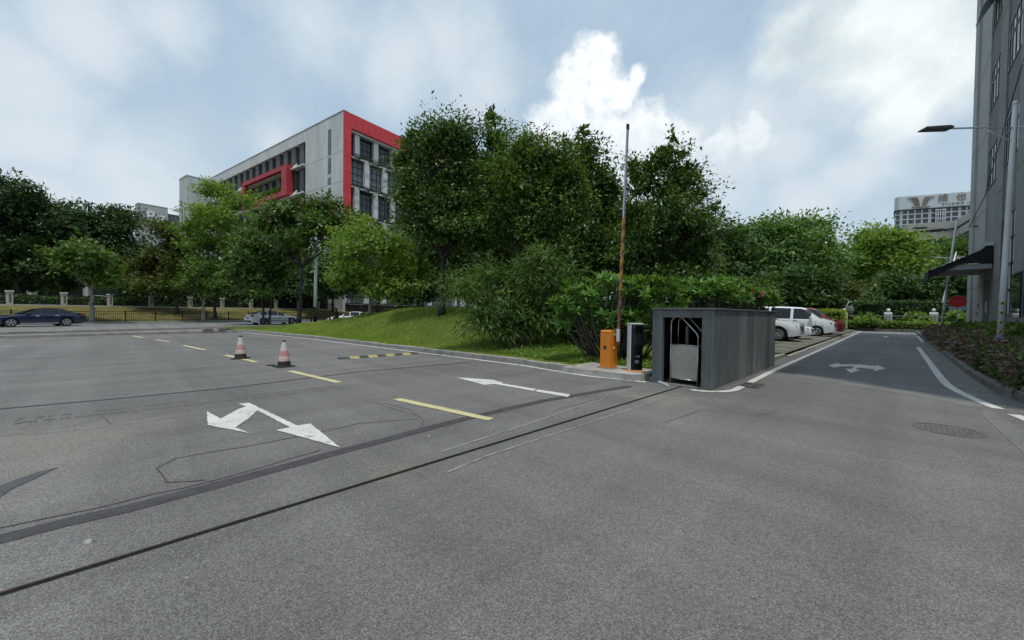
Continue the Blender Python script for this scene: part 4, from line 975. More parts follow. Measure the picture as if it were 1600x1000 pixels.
# hotel tower
def hotel():
    A = D(1405, 308, 126); B_ = D(1560, 294, 117.5)
    X = (B_ - A); X.z = 0; Wd = X.length; X.normalize(); N = Vector((X.y, -X.x, 0))
    base = Vector((A.x, A.y, 0)); H = A.z; HB = H + .9
    Bk = Vector((.715, .70, 0)); xf = lambda p: X * p[0] + Bk * p[1] + Vector((0, 0, p[2]))
    t = thing('hotel_tower', 'tall hotel tower with winged emblem sign and banded blue windows', 'building', base)
    def fp(o): return [(-.9 - o, 9), (-.9 - o, 2.2), (-.7 - o * .8, .8 - o * .5), (0, -o), (Wd + 6, -o), (Wd + 6, 16), (-.9 - o, 16)]
    MB(xf).prism(fp(0), 'z', 0, H - 4.2).build('glazing', glassmat('hotel_glass', (.045, .06, .085), .1, .6), t)
    sb = MB(xf); sb.prism(fp(.35), 'z', H - 4.2, H); sb.build('sign_band', mat('sign_panel', (.58, .64, .64), .45, .05, .4), t)
    MB(xf).prism(fp(.45), 'z', H - 4.45, H - 4.2).build('cornice', mat('cornice_dark', (.10, .105, .12), .5, .1, 1), t)
    wb = mat('hotel_band', (.50, .53, .54), .6, .06, .6)
    for k in range(9):
        z = H - 6.0 - k * 1.62
        MB(xf).prism(fp(.16), 'z', z, z + .34).build('spandrel', wb, t)
    v = MB(xf)
    for k in range(17):
        x = .3 + k * 1.75
        v.box(x, x + (.42 if k % 4 else .7), -.13, .0, 6, H - 4.5)
    v.build('mullion', wb, t)
    g = MB(xf)
    for k in range(5): g.box(9.0 + k * .55, 9.2 + k * .55, -.5, -.14, H - 13, H - 4.8)
    for k in range(6): g.box(8.9, 11.6, -.55, -.5, H - 5.2 - k * 1.4, H - 5.0 - k * 1.4)
    g.build('white_grille', WHITEP, t)
    # emblem: two spread wings over a short bar
    br = mat('bronze_letter', (.30, .235, .19), .5, .1, 2)
    e = MB(xf); cx, cz = (D(1444, 318, 122.5) - base).dot(X), H - 3.7
    for s in (-1, 1):
        for q in range(4):
            P = []
            for i in range(9):
                f = i / 8
                P.append((cx + s * (.25 + q * .28 + (.95 + .25 * q) * f + .55 * max(0, f - .7) * 3), -.5, cz + 3.1 * math.sin(min(1, f * 1.08) * 1.55) - .02 * q))
            e.tube(P, [.10 + .06 * math.sin(3.1 * i / 8) for i in range(9)], 5)
        e.tube([(cx + s * 1.1, -.5, cz - .05), (cx + s * 1.9, -.5, cz - .02), (cx + s * 2.15, -.5, cz + .25)], .16, 6)
    e.tube([(cx - 1.2, -.5, cz - .05), (cx + 1.2, -.5, cz - .05)], .16, 6)
    e.build('emblem', br, t)
    dR = (X.x, X.y); dN = (N.x, N.y)
    for ch, px in (('维', 1477), ('也', 1499.5), ('纳', 1522)):
        b = (D(px, 304, 121) - base); bb = b.dot(X)
        face_text(t, ch, 2.5, bb, H - 1.45, .42, br, 'letter', dR, dN, .1)
    b0 = (D(1493, 316, 121) - base).dot(X)
    tm = face_text(t, 'V I E N N A   I N', 1.0, b0 + .3, H - 3.35, .42, br, 'letter', dR, dN, .06)
hotel()
def podium():
    c = D(1494, 345, 92); base = Vector((c.x, c.y, 0)); H = c.z
    L_ = D(1421, 349, 97); dl = (L_ - c); dl.z = 0; wl = dl.length; dl.normalize()
    R_ = D(1535, 319, 78); dr = (R_ - c); dr.z = 0; wr = dr.length + 14; dr.normalize()
    back = Vector((-dr.y, dr.x, 0)) * -1
    if back.y < 0: back = -back
    t = thing('podium_building', 'beige stepped building with deep roof slabs in front of the hotel tower', 'building', base)
    bg = mat('beige_render', (.46, .43, .38), .8, .08, .5); 
    f1 = [Vector((0, 0, 0)), dl * wl, dl * wl + Vector((2, 12, 0)), Vector((8, 10, 0))]
    f2 = [Vector((0, 0, 0)), dr * wr, dr * wr + Vector((14, 6, 0)), Vector((12, 12, 0))]
    for f, z0 in ((f1, 0), (f2, 0)):
        cen = sum(f, Vector()) / 4
        def off(o): return [((p - cen) * (1 + o) + cen).xy[:] for p in f]
        o = .10 if f is f1 else .07
        MB().prism(off(0), 'z', 0, H - .2).build('recess_wall', DARKW, t)
        for k, (d0, d1) in enumerate(((0, 1.7), (2.3, 4.0), (6.3, 7.6), (9.5, 10.6), (12.5, 13.6))):
            MB().prism(off(o if k % 2 == 0 else o * .7), 'z', H - d1, H - d0).build('roof_slab' if k == 0 else 'parapet_band', bg, t)
        MB().prism(off(o * .35), 'z', 0, 8).build('wall', bg, t)
    m = MB(); 
    for k in range(5): p = dr * (2 + k * 3.2); m.box(p.x - .12, p.x + .12, p.y - .9, p.y - .6, H - 6.3, H - 4.0)
    m.build('railing_post', WHITEP, t)
podium()

# grey building beside the service road
def grey_building():
    U0 = 46.5
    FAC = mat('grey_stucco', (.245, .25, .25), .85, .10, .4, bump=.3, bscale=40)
    LIT = mat('grey_stucco_lit', (.40, .405, .405), .85, .08, .4, bump=.3, bscale=40)  # same stucco in a sunlit tone, the light put into the colour
    SPN = mat('grey_spandrel', (.165, .173, .18), .85, .10, .5)
    JNT = mat('dark_joint', (.05, .052, .055), .9, .1, 1)
    t = thing('grey_building', 'dark grey rendered office building with tall window bays beside the service road', 'building', UV(U0, -4.0), RAD(45))
    X = lambda u: u - U0
    MB().box(X(9), X(46.45), -14, -.605, 0, 26.8).build('core_wall', SPN, t)
    MB().box(X(8.9), X(46.6), -14.1, .14, 26.8, 27.6).build('parapet', FAC, t)
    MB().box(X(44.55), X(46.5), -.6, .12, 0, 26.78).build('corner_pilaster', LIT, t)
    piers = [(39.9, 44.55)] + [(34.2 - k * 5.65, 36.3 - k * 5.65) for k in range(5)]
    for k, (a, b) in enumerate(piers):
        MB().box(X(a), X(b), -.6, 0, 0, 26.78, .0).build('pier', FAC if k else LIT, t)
    jm = MB()
    for z in (3.72, 8.8, 13.88, 18.95, 24.0):
        for a, b in piers: jm.box(X(a), X(b) - .002, -.002, .004, z, z + .035)
        jm.box(X(44.56), X(46.5), .118, .124, z, z + .035)
    jm.build('joint', JNT, t)
    for k in range(5):
        a, b = 36.3 - k * 5.65 - .0, 39.9 - k * 5.65
        rows = [(9.93, 12.45), (15.0, 17.5), (20.07, 22.6)]
        if k != 0: rows = [(1.7, 7.05)] + rows
        zs = [0] + [z for r in rows for z in r] + [26.78]
        for i in range(0, len(zs), 2):
            if zs[i + 1] - zs[i] > .05: MB().box(X(a), X(b), -.6, -.07, zs[i], zs[i + 1]).build('spandrel', SPN if i else FAC, t)
        for z0, z1 in rows:
            f = MB(); nx, nz = 4, 2 if z1 - z0 < 4 else 4; fw = .06
            for i in range(nx + 1): x = X(a) + (b - a) * i / nx; f.box(max(X(a), x - fw), min(X(b), x + fw), -.10, -.035, z0, z1)
            for i in range(nz + 1): z = z0 + (z1 - z0) * (0 if i == 0 else 1 if i == nz else (.68 if nz == 2 else i / nz)); f.box(X(a), X(b), -.098, -.037, max(z0, z - fw), min(z1, z + fw))
            w = f.build('window', FRAME, t)
            d_ = MB(); d_.box(X(a) + .001, X(a) + .10, -.097, -.03, z0, z1); d_.box(X(b) - .38, X(b) - .001, -.097, -.03, z0, z1); d_.box(X(a) + .1, X(b) - .38, -.097, -.03, z1 - .1, z1); d_.build('outer_frame', FRAME, w)
            MB().box(X(a), X(b), -.088, -.075, z0, z1).build('pane', glassmat('sky_pale_glass', (.55, .60, .62), .35, .2), w)  # reflected sky and white blinds painted into the pane as a pale tone
    # top-hung sash standing open high up
    sh = MB(); sh.add([(X(37.2), -.3, 22.5), (X(39.4), -.3, 22.5), (X(39.4), .75, 20.7), (X(37.2), .75, 20.7), (X(37.2), -.3, 22.42), (X(39.4), -.3, 22.42), (X(39.4), .72, 20.64), (X(37.2), .72, 20.64)], [(0, 1, 2, 3), (7, 6, 5, 4), (0, 3, 7, 4), (1, 5, 6, 2), (3, 2, 6, 7), (0, 4, 5, 1)])
    sh.build('open_sash', glassmat('sky_pale_glass', (.55, .60, .62), .35, .2), t)
    # entrance in the far bay
    d = MB().box(X(38.0), X(39.8), -.06, -.02, .1, 4.0).build('door', mat('steel_door', (.12, .12, .125), .5, .1, 2), t)
    MB().box(X(38.2), X(38.26), -.02, .05, 1.9, 2.6).build('handle', mat('steel', (.5, .5, .5), .3, .05, 3, metal=.9), d)
    MB().box(X(28.6), X(30.6), .01, .06, 1.6, 3.7).build('display_panel', GLASS, t)
    bk = MB()
    for k in range(5): bk.box(X(28.6 - k * 5.65), X(34.2 - k * 5.65), .02 - .09, .045, 0, 1.6)
    bk.build('plinth', mat('grey_tile', (.20, .20, .20), .7, .25, 6), t)
    # slab over the entrance, then the fabric awning above it
    MB().box(X(36.4), X(41.6), -.001 + .02, 2.0, 4.55, 4.85, .02).build('canopy_slab', mat('canopy_grey', (.33, .34, .34), .7, .1, 1), t)
    am = MB(); n = 8
    for s in (0,):
        P = [(y, 5.95 - 1.35 * (y / 2.55) - .10 * math.sin(math.pi * y / 2.55)) for y in np.linspace(.05, 2.55, n)]
        vs = [(X(36.3), y, z) for y, z in P] + [(X(42.0), y, z) for y, z in P] + [(X(36.3), y, z - .04) for y, z in P] + [(X(42.0), y, z - .04) for y, z in P]
        fs = []
        for i in range(n - 1): fs += [(i, i + 1, n + i + 1, n + i), (2 * n + i, 3 * n + i, 3 * n + i + 1, 2 * n + i + 1), (i, 2 * n + i, 2 * n + i + 1, i + 1), (n + i, n + i + 1, 3 * n + i + 1, 3 * n + i)]
        am.add(vs, fs); am.box(X(36.3), X(42.0), 2.51, 2.61, 4.0, 4.62)
    am.add([(X(36.32), .05, 5.9), (X(36.32), 2.55, 4.56), (X(36.32), 2.55, 4.05), (X(36.32), 1.3, 4.9), (X(36.32), .05, 4.9)], [(0, 1, 2, 3, 4)])
    aw = am.build('awning', mat('awning_fabric', (.012, .012, .014), .8, .2, 3), t)
    MB().box(X(36.2), X(42.1), .01, .3, 5.9, 6.12).build('awning_housing', mat('aluminium', (.55, .56, .57), .4, .05, 2, metal=.6), aw)
    ar = MB(); ar.tube([(X(37.5), .1, 5.1), (X(37.8), 1.7, 5.15), (X(37.5), 2.5, 4.5)], .035, 6); ar.tube([(X(41), .1, 5.1), (X(40.7), 1.7, 5.15), (X(41), 2.5, 4.5)], .035, 6)
    ar.build('awning_arm', mat('aluminium', (.55, .56, .57), .4, .05, 2, metal=.6), aw)
    sw = MB(); sw.box(X(41.6), X(41.75), 0, .03, 2.3, 2.55); sw.box(X(41.9), X(42.05), 0, .03, 1.75, 2.0); sw.build('switch_box', FRAME, t)
    ac = MB()
    cb = MB(); cb.tube([(X(46.3), .16, 8.6), (X(40), .05, 9.6), (X(36), .06, 11.2), (X(30), .05, 13.6)], .02, 5); cb.build('cable', FRAME, t)
grey_building()
# ------------------------------------------------------------------ gate shed, barrier, kiosk and street furniture
STEEL = mat('stainless_steel', (.46, .455, .43), .32, .10, 5, metal=.85, bump=.1)
STEELD = mat('dull_steel_sheet', (.40, .39, .33), .45, .14, 4, metal=.45, bump=.15)
GALV = mat('galvanised', (.50, .515, .52), .5, .08, 4, metal=.25)
BLACKP = mat('black_plastic', (.012, .012, .013), .35, .1, 4)
def shed():
    # local frame: x runs along the gate track into the shed, y to the far left, origin at the near front corner
    t = thing('gate_shed', 'low slate-clad shed open at the front for the sliding gate', 'shed', UV(8.45, 2.62), RAD(45))
    SL = mat('slate_cladding', (.078, .088, .088), .62, col2=(.140, .152, .150), scale=1.3, bump=.35, bscale=60, stretch=(3, 3, .45))
    SLB = mat('slate_cladding_pale', (.115, .126, .124), .62, col2=(.20, .208, .203), scale=1.1, bump=.35, bscale=60, stretch=(3, 3, .45))
    L, W, Hh, T = 5.65, 1.30, 1.66, .07
    n = 9; rr = random.Random(9)
    for k in range(n):
        a, b = k * L / n, (k + 1) * L / n
        MB().box(a + (.007 if k else 0), b - .007, -.0, T, .02, Hh, .006).build('side_panel', SL if rr.random() < .5 else SLB, t)
    MB().box(.0, .12, T + .002, .235, .02, Hh - .002, .006).build('front_panel', SL, t)
    MB().box(.0, .12, 1.07, W, .02, Hh - .002, .006).build('front_panel', SL, t)
    MB().box(.005, .12, .237, 1.068, Hh - .17, Hh - .004, .006).build('lintel', SL, t)
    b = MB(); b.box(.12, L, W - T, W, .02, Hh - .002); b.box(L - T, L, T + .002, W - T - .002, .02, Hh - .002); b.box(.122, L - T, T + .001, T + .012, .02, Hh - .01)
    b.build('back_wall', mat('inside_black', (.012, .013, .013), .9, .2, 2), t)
    MB().box(-.03, L + .03, -.03, W + .03, Hh, Hh + .035, .01).build('roof', mat('slate_cap', (.075, .082, .082), .7, .2, 2), t)
    MB().box(-.01, L, -.03, W, -.01, .018).build('footing', KERBD, t)
shed()
def gate():
    t = thing('sliding_gate', 'stainless steel end of the folding sliding gate parked inside the slate shed', 'gate', UV(8.62, 2.98), RAD(45))
    # local x into the shed, y to the far left
    p = MB().box(0, .05, .0, .58, .14, .88, .004); p.build('panel', STEELD, t)
    fr = MB()
    for y in (.0, .58): fr.tube([(-.005, y, .04), (-.005, y, .92)], .017, 8)
    fr.tube([(-.005, .0, .13), (-.005, .58, .13)], .012, 8); fr.tube([(-.005, .0, .885), (-.005, .58, .885)], .012, 8)
    fr.build('frame', STEEL, t, smooth=True)
    def hoop(x, dy, cut=False):
        P = [(x, .0 + dy, .88), (x, .0 + dy, 1.08)]
        P += [(x, .02 + dy, 1.13), (x, .05 + dy, 1.17)]
        for a in np.linspace(2.3, .0, 10): P.append((x, .43 + dy + .15 * math.cos(a) * 1.0, 1.36 + .15 * math.sin(a)))
        P += [(x, .58 + dy, 1.2), (x, .58 + dy, .88)]
        return P
    MB().tube(hoop(-.005, 0), .016, 8).build('hoop', STEEL, t, smooth=True)
    MB().tube(hoop(.32, -.03), .016, 8).build('hoop', STEEL, t, smooth=True)
    b = MB().box(.25, .29, .30, .36, .9, 1.30); b.box(.30, .34, .0, .58, .84, .88); b.box(.05, .9, .02, .56, .16, .80)
    b.build('folded_lattice', mat('dark_steel', (.10, .10, .098), .5, .2, 4, metal=.5), t)
gate()
# loose steel bar lying from the island to the rail
a, b = G(1010, 590), G(1046, 605)
o = MB().prism([(0, 0), (.05, 0), (.05, .03), (.03, .05), (0, .05)], 'y', 0, (b - a).length).build('steel_bar', GALV)
o.location = (a.x, a.y, .006); o.rotation_euler.z = math.atan2((b - a).y, (b - a).x) - math.pi / 2
tag(o, 'loose grey steel bar lying between the concrete island and the gate rail', 'bar')
ORANGE = mat('orange_paint', (.70, .215, .012), .42, .07, 2.5, bump=.05)
def barrier():
    base = UV(8.72, 5.22, .15)
    t = thing('barrier_machine', 'orange parking barrier cabinet with its arm raised upright', 'barrier', base, RAD(45))
    # local x away from the driveway, y to the far left; the cabinet faces -x
    cb = MB(); 
    prof = [(-.12, 0), (.20, 0), (.20, .98), (-.09, .98), (-.12, .94)]
    cb.prism(prof, 'y', -.15, .15); c = cb.build('cabinet', ORANGE, t)
    MB().box(-.14, .22, -.17, .17, 0, .025).build('base_plate', mat('base_plate', (.30, .27, .22), .7, .2, 5), t)
    MB().box(-.124, -.119, -.02, .055, .50, .585).build('keyhole_cover', BLACKP, c)
    MB().lathe([(.022, -.17), (.026, -.155), (.022, -.149)], 12, (.04, 0, .535), 'y').build('lock', mat('white_plastic', (.7, .66, .6), .4, .05, 5), c)
    em = MB()
    for s in (-1, 1): em.tube([(-.1225, .015 + s * .03, .72), (-.1225, .015 + s * .012, .765), (-.1225, .015 + s * .012, .70)], .006, 5)
    em.build('emblem', mat('pale_emblem', (.55, .25, .06), .5, .05, 5), c)
    MB().box(-.125, -.118, -.145, .145, .938, .945).build('lid_seam', mat('seam', (.3, .1, .01), .6, .1, 5), c)
    # boom clamp and upright arm
    MB().lathe([(.035, -.24), (.035, -.149)], 12, (.06, 0, .86), 'y').build('axle', STEEL, t)
    k = MB().box(.02, .10, -.28, -.22, .70, 1.02, .006).build('arm_clamp', mat('grey_white_metal', (.60, .62, .62), .4, .06, 4), t)
    top = D(981, 196, (UV(8.76, 5.05)).y); foot = UV(8.76, 5.05, 1.0)
    hgt_ = top.z - .15
    rel_ = top - base; tx, ty = (rel_.x + rel_.y) * S2, (rel_.y - rel_.x) * S2
    tx, ty = .06 + max(-.25, min(.25, tx - .06)), -.25 + max(-.25, min(.25, ty + .25))
    def arm(z0, z1, w, d, m, name):
        def P(z): f = (z - .6) / (hgt_ - .6); return (.06 + (tx - .06) * f, -.25 + (ty + .25) * f)
        mb = MB(); (x0, y0), (x1, y1) = P(z0), P(z1)
        mb.add([(x0 - w, y0 - d, z0), (x0 + w, y0 - d, z0), (x0 + w, y0 + d, z0), (x0 - w, y0 + d, z0), (x1 - w, y1 - d, z1), (x1 + w, y1 - d, z1), (x1 + w, y1 + d, z1), (x1 - w, y1 + d, z1)], [(3, 2, 1, 0), (4, 5, 6, 7), (0, 1, 5, 4), (1, 2, 6, 5), (2, 3, 7, 6), (3, 0, 4, 7)])
        return mb.build(name, m, t)
    mid = .6 + (hgt_ - .6) * .58
    ARMB = bpy.data.materials.new('faded_stripe'); ARMB.use_nodes = True; q = NT(ARMB.node_tree); bs = q.n['Principled BSDF']
    v = q.node('ShaderNodeTexCoord').outputs['Object']; sp = q.node('ShaderNodeSeparateXYZ'); q.put(sp.inputs[0], v)
    saw = q.math('FRACT', q.math('MULTIPLY', q.math('ADD', sp.outputs['Z'], q.math('MULTIPLY', sp.outputs['Y'], 3.0)), 3.1))
    c1 = q.mix(q.math('LESS_THAN', saw, .5), (.20, .05, .04), (.10, .05, .045))
    c2 = q.mix(q.math('LESS_THAN', saw, .5), (.46, .22, .03), (.16, .085, .03))
    cc = q.mix(q.rng(sp.outputs['Z'], 1.95, 2.05), c1, c2)
    cc = q.mix(q.rng(q.noise(v, 9, 5), .5, .72, 0, .7), cc, (.30, .27, .26))
    q.put(bs.inputs['Base Color'], cc); bs.inputs['Roughness'].default_value = .5
    arm(.62, mid, .042, .022, ARMB, 'arm_lower')
    arm(mid - .02, hgt_, .034, .018, mat('aluminium_arm', (.46, .47, .48), .35, .06, 6, metal=.6), 'arm_upper')
    tip = MB().box(tx - .04, tx + .04, ty - .022, ty + .022, hgt_ - .1, hgt_ + .03).build('arm_tip', BLACKP, t)
barrier()
def kiosk():
    base = UV(8.85, 4.55, .15)
    t = thing('ticket_kiosk', 'black glass ticket and plate-reader column with white side beside the orange barrier', 'kiosk', base, RAD(91))
    MB().box(-.20, .20, -.20, .20, 0, .03, .01).build('base_plate', mat('orange_base', (.62, .30, .08), .6, .15, 3), t)
    # local -x faces the driveway
    MB().box(-.13, .14, -.15, .15, .03, 1.16, .012).build('body', mat('white_cabinet', (.66, .70, .70), .35, .05, 2), t)
    f = MB().box(-.15, -.131, -.147, .135, .04, 1.14, .004).build('front_glass', glassmat('black_glass', (.006, .006, .007), .08, .5), t)
    MB().box(-.153, -.1505, -.115, .09, .66, .92).build('screen', glassmat('screen_off', (.012, .022, .022), .15, .5), f)
    WT = mat('white_print', (.45, .46, .46), .5, .03, 3)
    N = Vector((-1, 0, 0)); Xd = Vector((0, -1, 0))
    M = Matrix(((0, 0, -1, -.1525), (-1, 0, 0, -.02), (0, 1, 0, .37), (0, 0, 0, 1)))
    text_mesh('A.J.B', .052, WT, 'lettering', f, M, .0008)
    q = MB()
    for k in range(4): q.box(-.153, -.1505, -.055, .04, .21 + k * .018, .222 + k * .018)
    q.build('card_slot', mat('grey_print', (.22, .225, .225), .5, .1, 8), f)
    MB().lathe([(.03, -.15), (.022, -.158)], 14, (0, .06, 1.08), 'x').build('camera_lens', glassmat('lens', (.02, .02, .03), .05, .8), f)
    MB().box(-.14, .15, -.16, .16, 1.16, 1.18, .006).build('top_cap', mat('white_cabinet', (.66, .70, .70), .35, .05, 2), t)
kiosk()
o = MB().box(-.14, .14, -.12, .12, 0, .34, .02).build('concrete_block', CONC); o.location = UV(9.55, 4.2, .10); o.rotation_euler.z = RAD(45)
tag(o, 'small concrete block between the black kiosk and the slate shed', 'block')
for (px, py, lab) in ((325, 520.5, 'low concrete block at the end of the lawn kerb, farther from the lawn'), (347.5, 519.5, 'low concrete block at the end of the lawn kerb, closer to the lawn')):
    b = MB().box(-.24, .24, -.15, .15, 0, .32, .04); o = b.build('concrete_block', KERBD); o.location = G(px, py); o.rotation_euler.z = RAD(60)
    tag(o, lab, 'block', 'concrete blocks at the driveway mouth')

# traffic cones
CONEP = bpy.data.materials.new('cone_sleeve'); CONEP.use_nodes = True
q = NT(CONEP.node_tree); bs = q.n['Principled BSDF']; v = q.node('ShaderNodeTexCoord').outputs['Object']; sp = q.node('ShaderNodeSeparateXYZ'); q.put(sp.inputs[0], v)
nz = q.noise(v, 9, 5, .65)
zz = q.math('ADD', sp.outputs['Z'], q.math('MULTIPLY', q.math('SUBTRACT', nz, .5), .05))
c = q.ramp(zz, [(.0, (.55, .34, .32)), (.20, (.56, .34, .33)), (.215, (.60, .45, .43)), (.29, (.62, .46, .43)), (.30, (.54, .22, .23)), (.43, (.55, .25, .25)), (.45, (.62, .58, .55)), (.60, (.60, .55, .53))])
q.n[-1].color_ramp.interpolation = 'LINEAR'
c = q.mix(q.rng(q.noise(v, 14, 6, .7), .52, .66, 0, .8), c, (.60, .57, .54))
c = q.mix(q.rng(q.noise(v, 22, 5, .7), .60, .68, 0, .8), c, (.10, .09, .085))
q.put(bs.inputs['Base Color'], c); bs.inputs['Roughness'].default_value = .6
RUBBER = mat('black_rubber', (.018, .018, .018), .8, .3, 8)
def cone(px, py, label, rz):
    t = thing('traffic_cone', label, 'traffic cone', G(px, py), rz, 'traffic cones on the driveway')
    MB().box(-.215, .215, -.215, .215, 0, .035, .02).build('base', RUBBER, t)
    MB().lathe([(.165, .035), (.16, .06), (.142, .16)], 24).build('skirt', RUBBER, t, autosmooth=40)
    MB().lathe([(.140, .161), (.052, .68)], 24).build('sleeve', CONEP, t, autosmooth=40)
    MB().lathe([(.050, .681), (.046, .715), (.030, .722)], 18).build('tip', RUBBER, t, autosmooth=40)
cone(376, 560.5, 'dirty red and white traffic cone standing on a yellow dash, nearer the road', RAD(20))
cone(444, 573, 'dirty red and white traffic cone on bare asphalt next to black rubber scraps', RAD(55))
for k, (px, py, s) in enumerate(((423, 571.5, 1), (429, 572.5, .7))):
    o = MB().prism([(-.09 * s, -.03), (.08 * s, -.04), (.10 * s, .02), (-.02, .045), (-.1 * s, .03)], 'z', 0, .025).build('rubber_scrap', RUBBER); o.location = G(px, py); o.rotation_euler.z = k + .4
    tag(o, ('larger black rubber scrap lying beside a traffic cone', 'tiny black rubber scrap beside the larger scrap at a traffic cone')[k], 'scrap', 'rubber scraps')
# rubber speed bump
a, b = G(530, 561), G(651, 552.5); Ld = (b - a).length
t = thing('speed_bump', 'black and yellow rubber speed bump reaching to the lawn kerb', 'speed bump', a, math.atan2((b - a).y, (b - a).x))
BD = mat('dusty_rubber', (.055, .053, .05), .85, .4, 6)
BY = mat('bump_yellow', (.42, .35, .15), .7, .3, 9); n = 9
for k in range(n):
    x0, x1 = k * Ld / n, (k + 1) * Ld / n - .006
    prof = [(-.18, 0), (-.16, .012), (-.06, .05), (.06, .05), (.16, .012), (.18, 0)]
    mb = MB().prism(prof, 'x', x0, x1); mb.build('segment', BY if k % 2 else BD, t)
# stone, grate, manhole
def pebble(px, py, s, label, seed):
    bm = bmesh.new(); bmesh.ops.create_icosphere(bm, subdivisions=3, radius=1); r = random.Random(seed)
    from mathutils import noise as mn
    for v_ in bm.verts: v_.co *= 1 + .28 * mn.noise(v_.co * 1.4 + Vector((seed, 0, 0))); v_.co = Vector((v_.co.x * s, v_.co.y * s * .75, max(-.2 * s, v_.co.z * s * .55)))
    me = bpy.data.meshes.new('stone'); bm.to_mesh(me); bm.free(); me.materials.append(mat('stone', (.36, .34, .30), .9, .3, 20, bump=.4))
    o = link('stone', me); o.location = G(px, py) + Vector((0, 0, .18 * s)); tag(o, label, 'stone')
pebble(138, 848, .030, 'pale pebble lying on the asphalt below the tar strip', 3)
pebble(670, 682, .018, 'tiny pale pebble on the asphalt beside the gate rail', 5)
pebble(292, 903, .010, 'tiny dark pebble by the edge of the near asphalt', 8)
c = G(1481, 672); ring = []
t = thing('manhole_cover', 'round cast iron manhole cover sunk in the service road', 'manhole cover', c, RAD(45))
IRON = mat('cast_iron', (.11, .104, .098), .75, .25, 9, bump=.5, bscale=60)
mb = MB(); mb.lathe([(.35, -.01), (.35, .006), (.31, .007), (.31, -.01)], 40); mb.build('frame', IRON, t)
mb = MB(); mb.lathe([(.30, -.02), (.30, .003), (.01, .003)], 40)
for i in range(-5, 6):
    for j in range(-5, 6):
        if math.hypot(i, j) < 5.3: mb.box(i * .052 - .015, i * .052 + .015, j * .052 - .019, j * .052 + .019, .003, .008)
mb.build('lid', mat('worn_iron', (.155, .14, .132), .7, .25, 7, metal=.1), t)
c = UV(9.75, 2.23); t = thing('drain_grate', 'iron drain grate in the white line by the slate shed', 'drain grate', c, RAD(45))
MB().box(-.30, .30, -.16, .16, .010, .0125).build('pit', mat('pit_black', (.006, .006, .006), 1, .1, 3), t)
mb = MB(); mb.box(-.32, .32, -.18, -.16, .006, .022); mb.box(-.32, .32, .16, .18, .006, .022); mb.box(-.32, -.3, -.16, .16, .006, .022); mb.box(.3, .32, -.16, .16, .006, .022)
for k in range(8): mb.box(-.27 + k * .072, -.24 + k * .072, -.16, .16, .013, .02)
mb.box(-.3, .3, -.012, .012, .013, .0215); mb.build('bars', IRON, t)

# street lamps
BANDY = mat('band_yellow', (.50, .42, .16), .6, .15, 6); PBASE = mat('pole_sleeve', (.16, .19, .26), .6, .15, 3)
POLE = mat('pole_white', (.72, .74, .74), .5, .07, 1.5)
def lamp(label, base, top, adir, arms, hscale=1.0, bands=True, kind=0):
    t = thing('street_lamp', label, 'street lamp', base, 0, 'leaning street lamps along the service road')
    T = top - base; H_ = T.z
    def P(z): return T * (z / H_)
    MB().tube([P(0) + Vector((0, 0, 0)), P(.9)], [.094, .089], 16).build('pole_sleeve', PBASE, t, smooth=True)
    MB().tube([P(.88), P(3), P(6), P(H_)], [.083, .074, .064, .054], 16).build('pole', POLE, t, smooth=True)
    MB().tube([P(H_ - .04), P(H_ + .05)], [.075, .05], 12).build('pole_cap', POLE, t)
    if bands:
        for k, z in enumerate((1.02, 1.32, 1.62, 1.92)):
            d = P(z); mb = MB(); mb.tube([P(z - .055), P(z + .055)], [.0865 - z * .0033] * 2, 16, False); b_ = mb.build('reflective_band', BANDY, t, smooth=True)
            mb = MB(); rr = .0885 - z * .0033
            for a0 in (200, 290, 20, 110):
                vs = []
                for i in range(5): an = RAD(a0 + i * 9); vs.append(P(z - .045 + .02 * i / 4) + Vector((math.cos(an), math.sin(an), 0)) * rr); 
                for i in range(4, -1, -1): an = RAD(a0 + i * 9); vs.append(P(z + .02 + .025 * i / 4) + Vector((math.cos(an), math.sin(an), 0)) * rr)
                mb.poly(vs)
            mb.build('chevron', BLACKP, b_)
    za = H_ - .80 * hscale
    for s, la in arms:
        A = adir * s; c0 = P(za); e = c0 + A * la + Vector((0, 0, .10))
        ar = MB()
        if kind == 0: ar.tube([c0, c0 + A * la * .5 + Vector((0, 0, .07)), e], .028, 8)
        else: ar.tube([c0, c0 + A * la * .35 + Vector((0, 0, .16)), c0 + A * la * .7 + Vector((0, 0, .22)), e + Vector((0, 0, .15))], .026, 8)
        ar.tube([c0 - Vector((0, 0, .38)), c0 + A * la * .12 - Vector((0, 0, .34)), c0 + A * la * .28 + Vector((0, 0, -.16)), c0 + A * la * .46 + Vector((0, 0, .03))], .020, 8)
        ar.build('arm', POLE, t, smooth=True)
        h = MB(); sx = A.normalized(); sy = Vector((-sx.y, sx.x, 0)); w = .14
        if kind: e = e + Vector((0, 0, .15))
        pr = [(0, .03), (.10, .06), (.75, .055), (.80, .02), (.80, -.01), (.06, -.035), (0, -.03)]
        vs = [e + sx * a * hscale + sy * w + Vector((0, 0, b)) for a, b in pr] + [e + sx * a * hscale - sy * w + Vector((0, 0, b)) for a, b in pr]
        n = len(pr); h.add(vs, [tuple(range(n)), tuple(range(2 * n - 1, n - 1, -1))] + [(k, (k + 1) % n, n + (k + 1) % n, n + k) for k in range(n)])
        hd = h.build('lamp_head', mat('lamp_head_grey', (.13, .14, .13), .5, .1, 3), t)
        g = MB(); g.poly([e + sx * a * hscale + sy * b + Vector((0, 0, -.040 + .028 * a)) for a, b in ((.12, -.1), (.74, -.1), (.74, .1), (.12, .1))]); g.build('lens', glassmat('lamp_lens', (.10, .12, .08), .3, .5), hd)
    return t
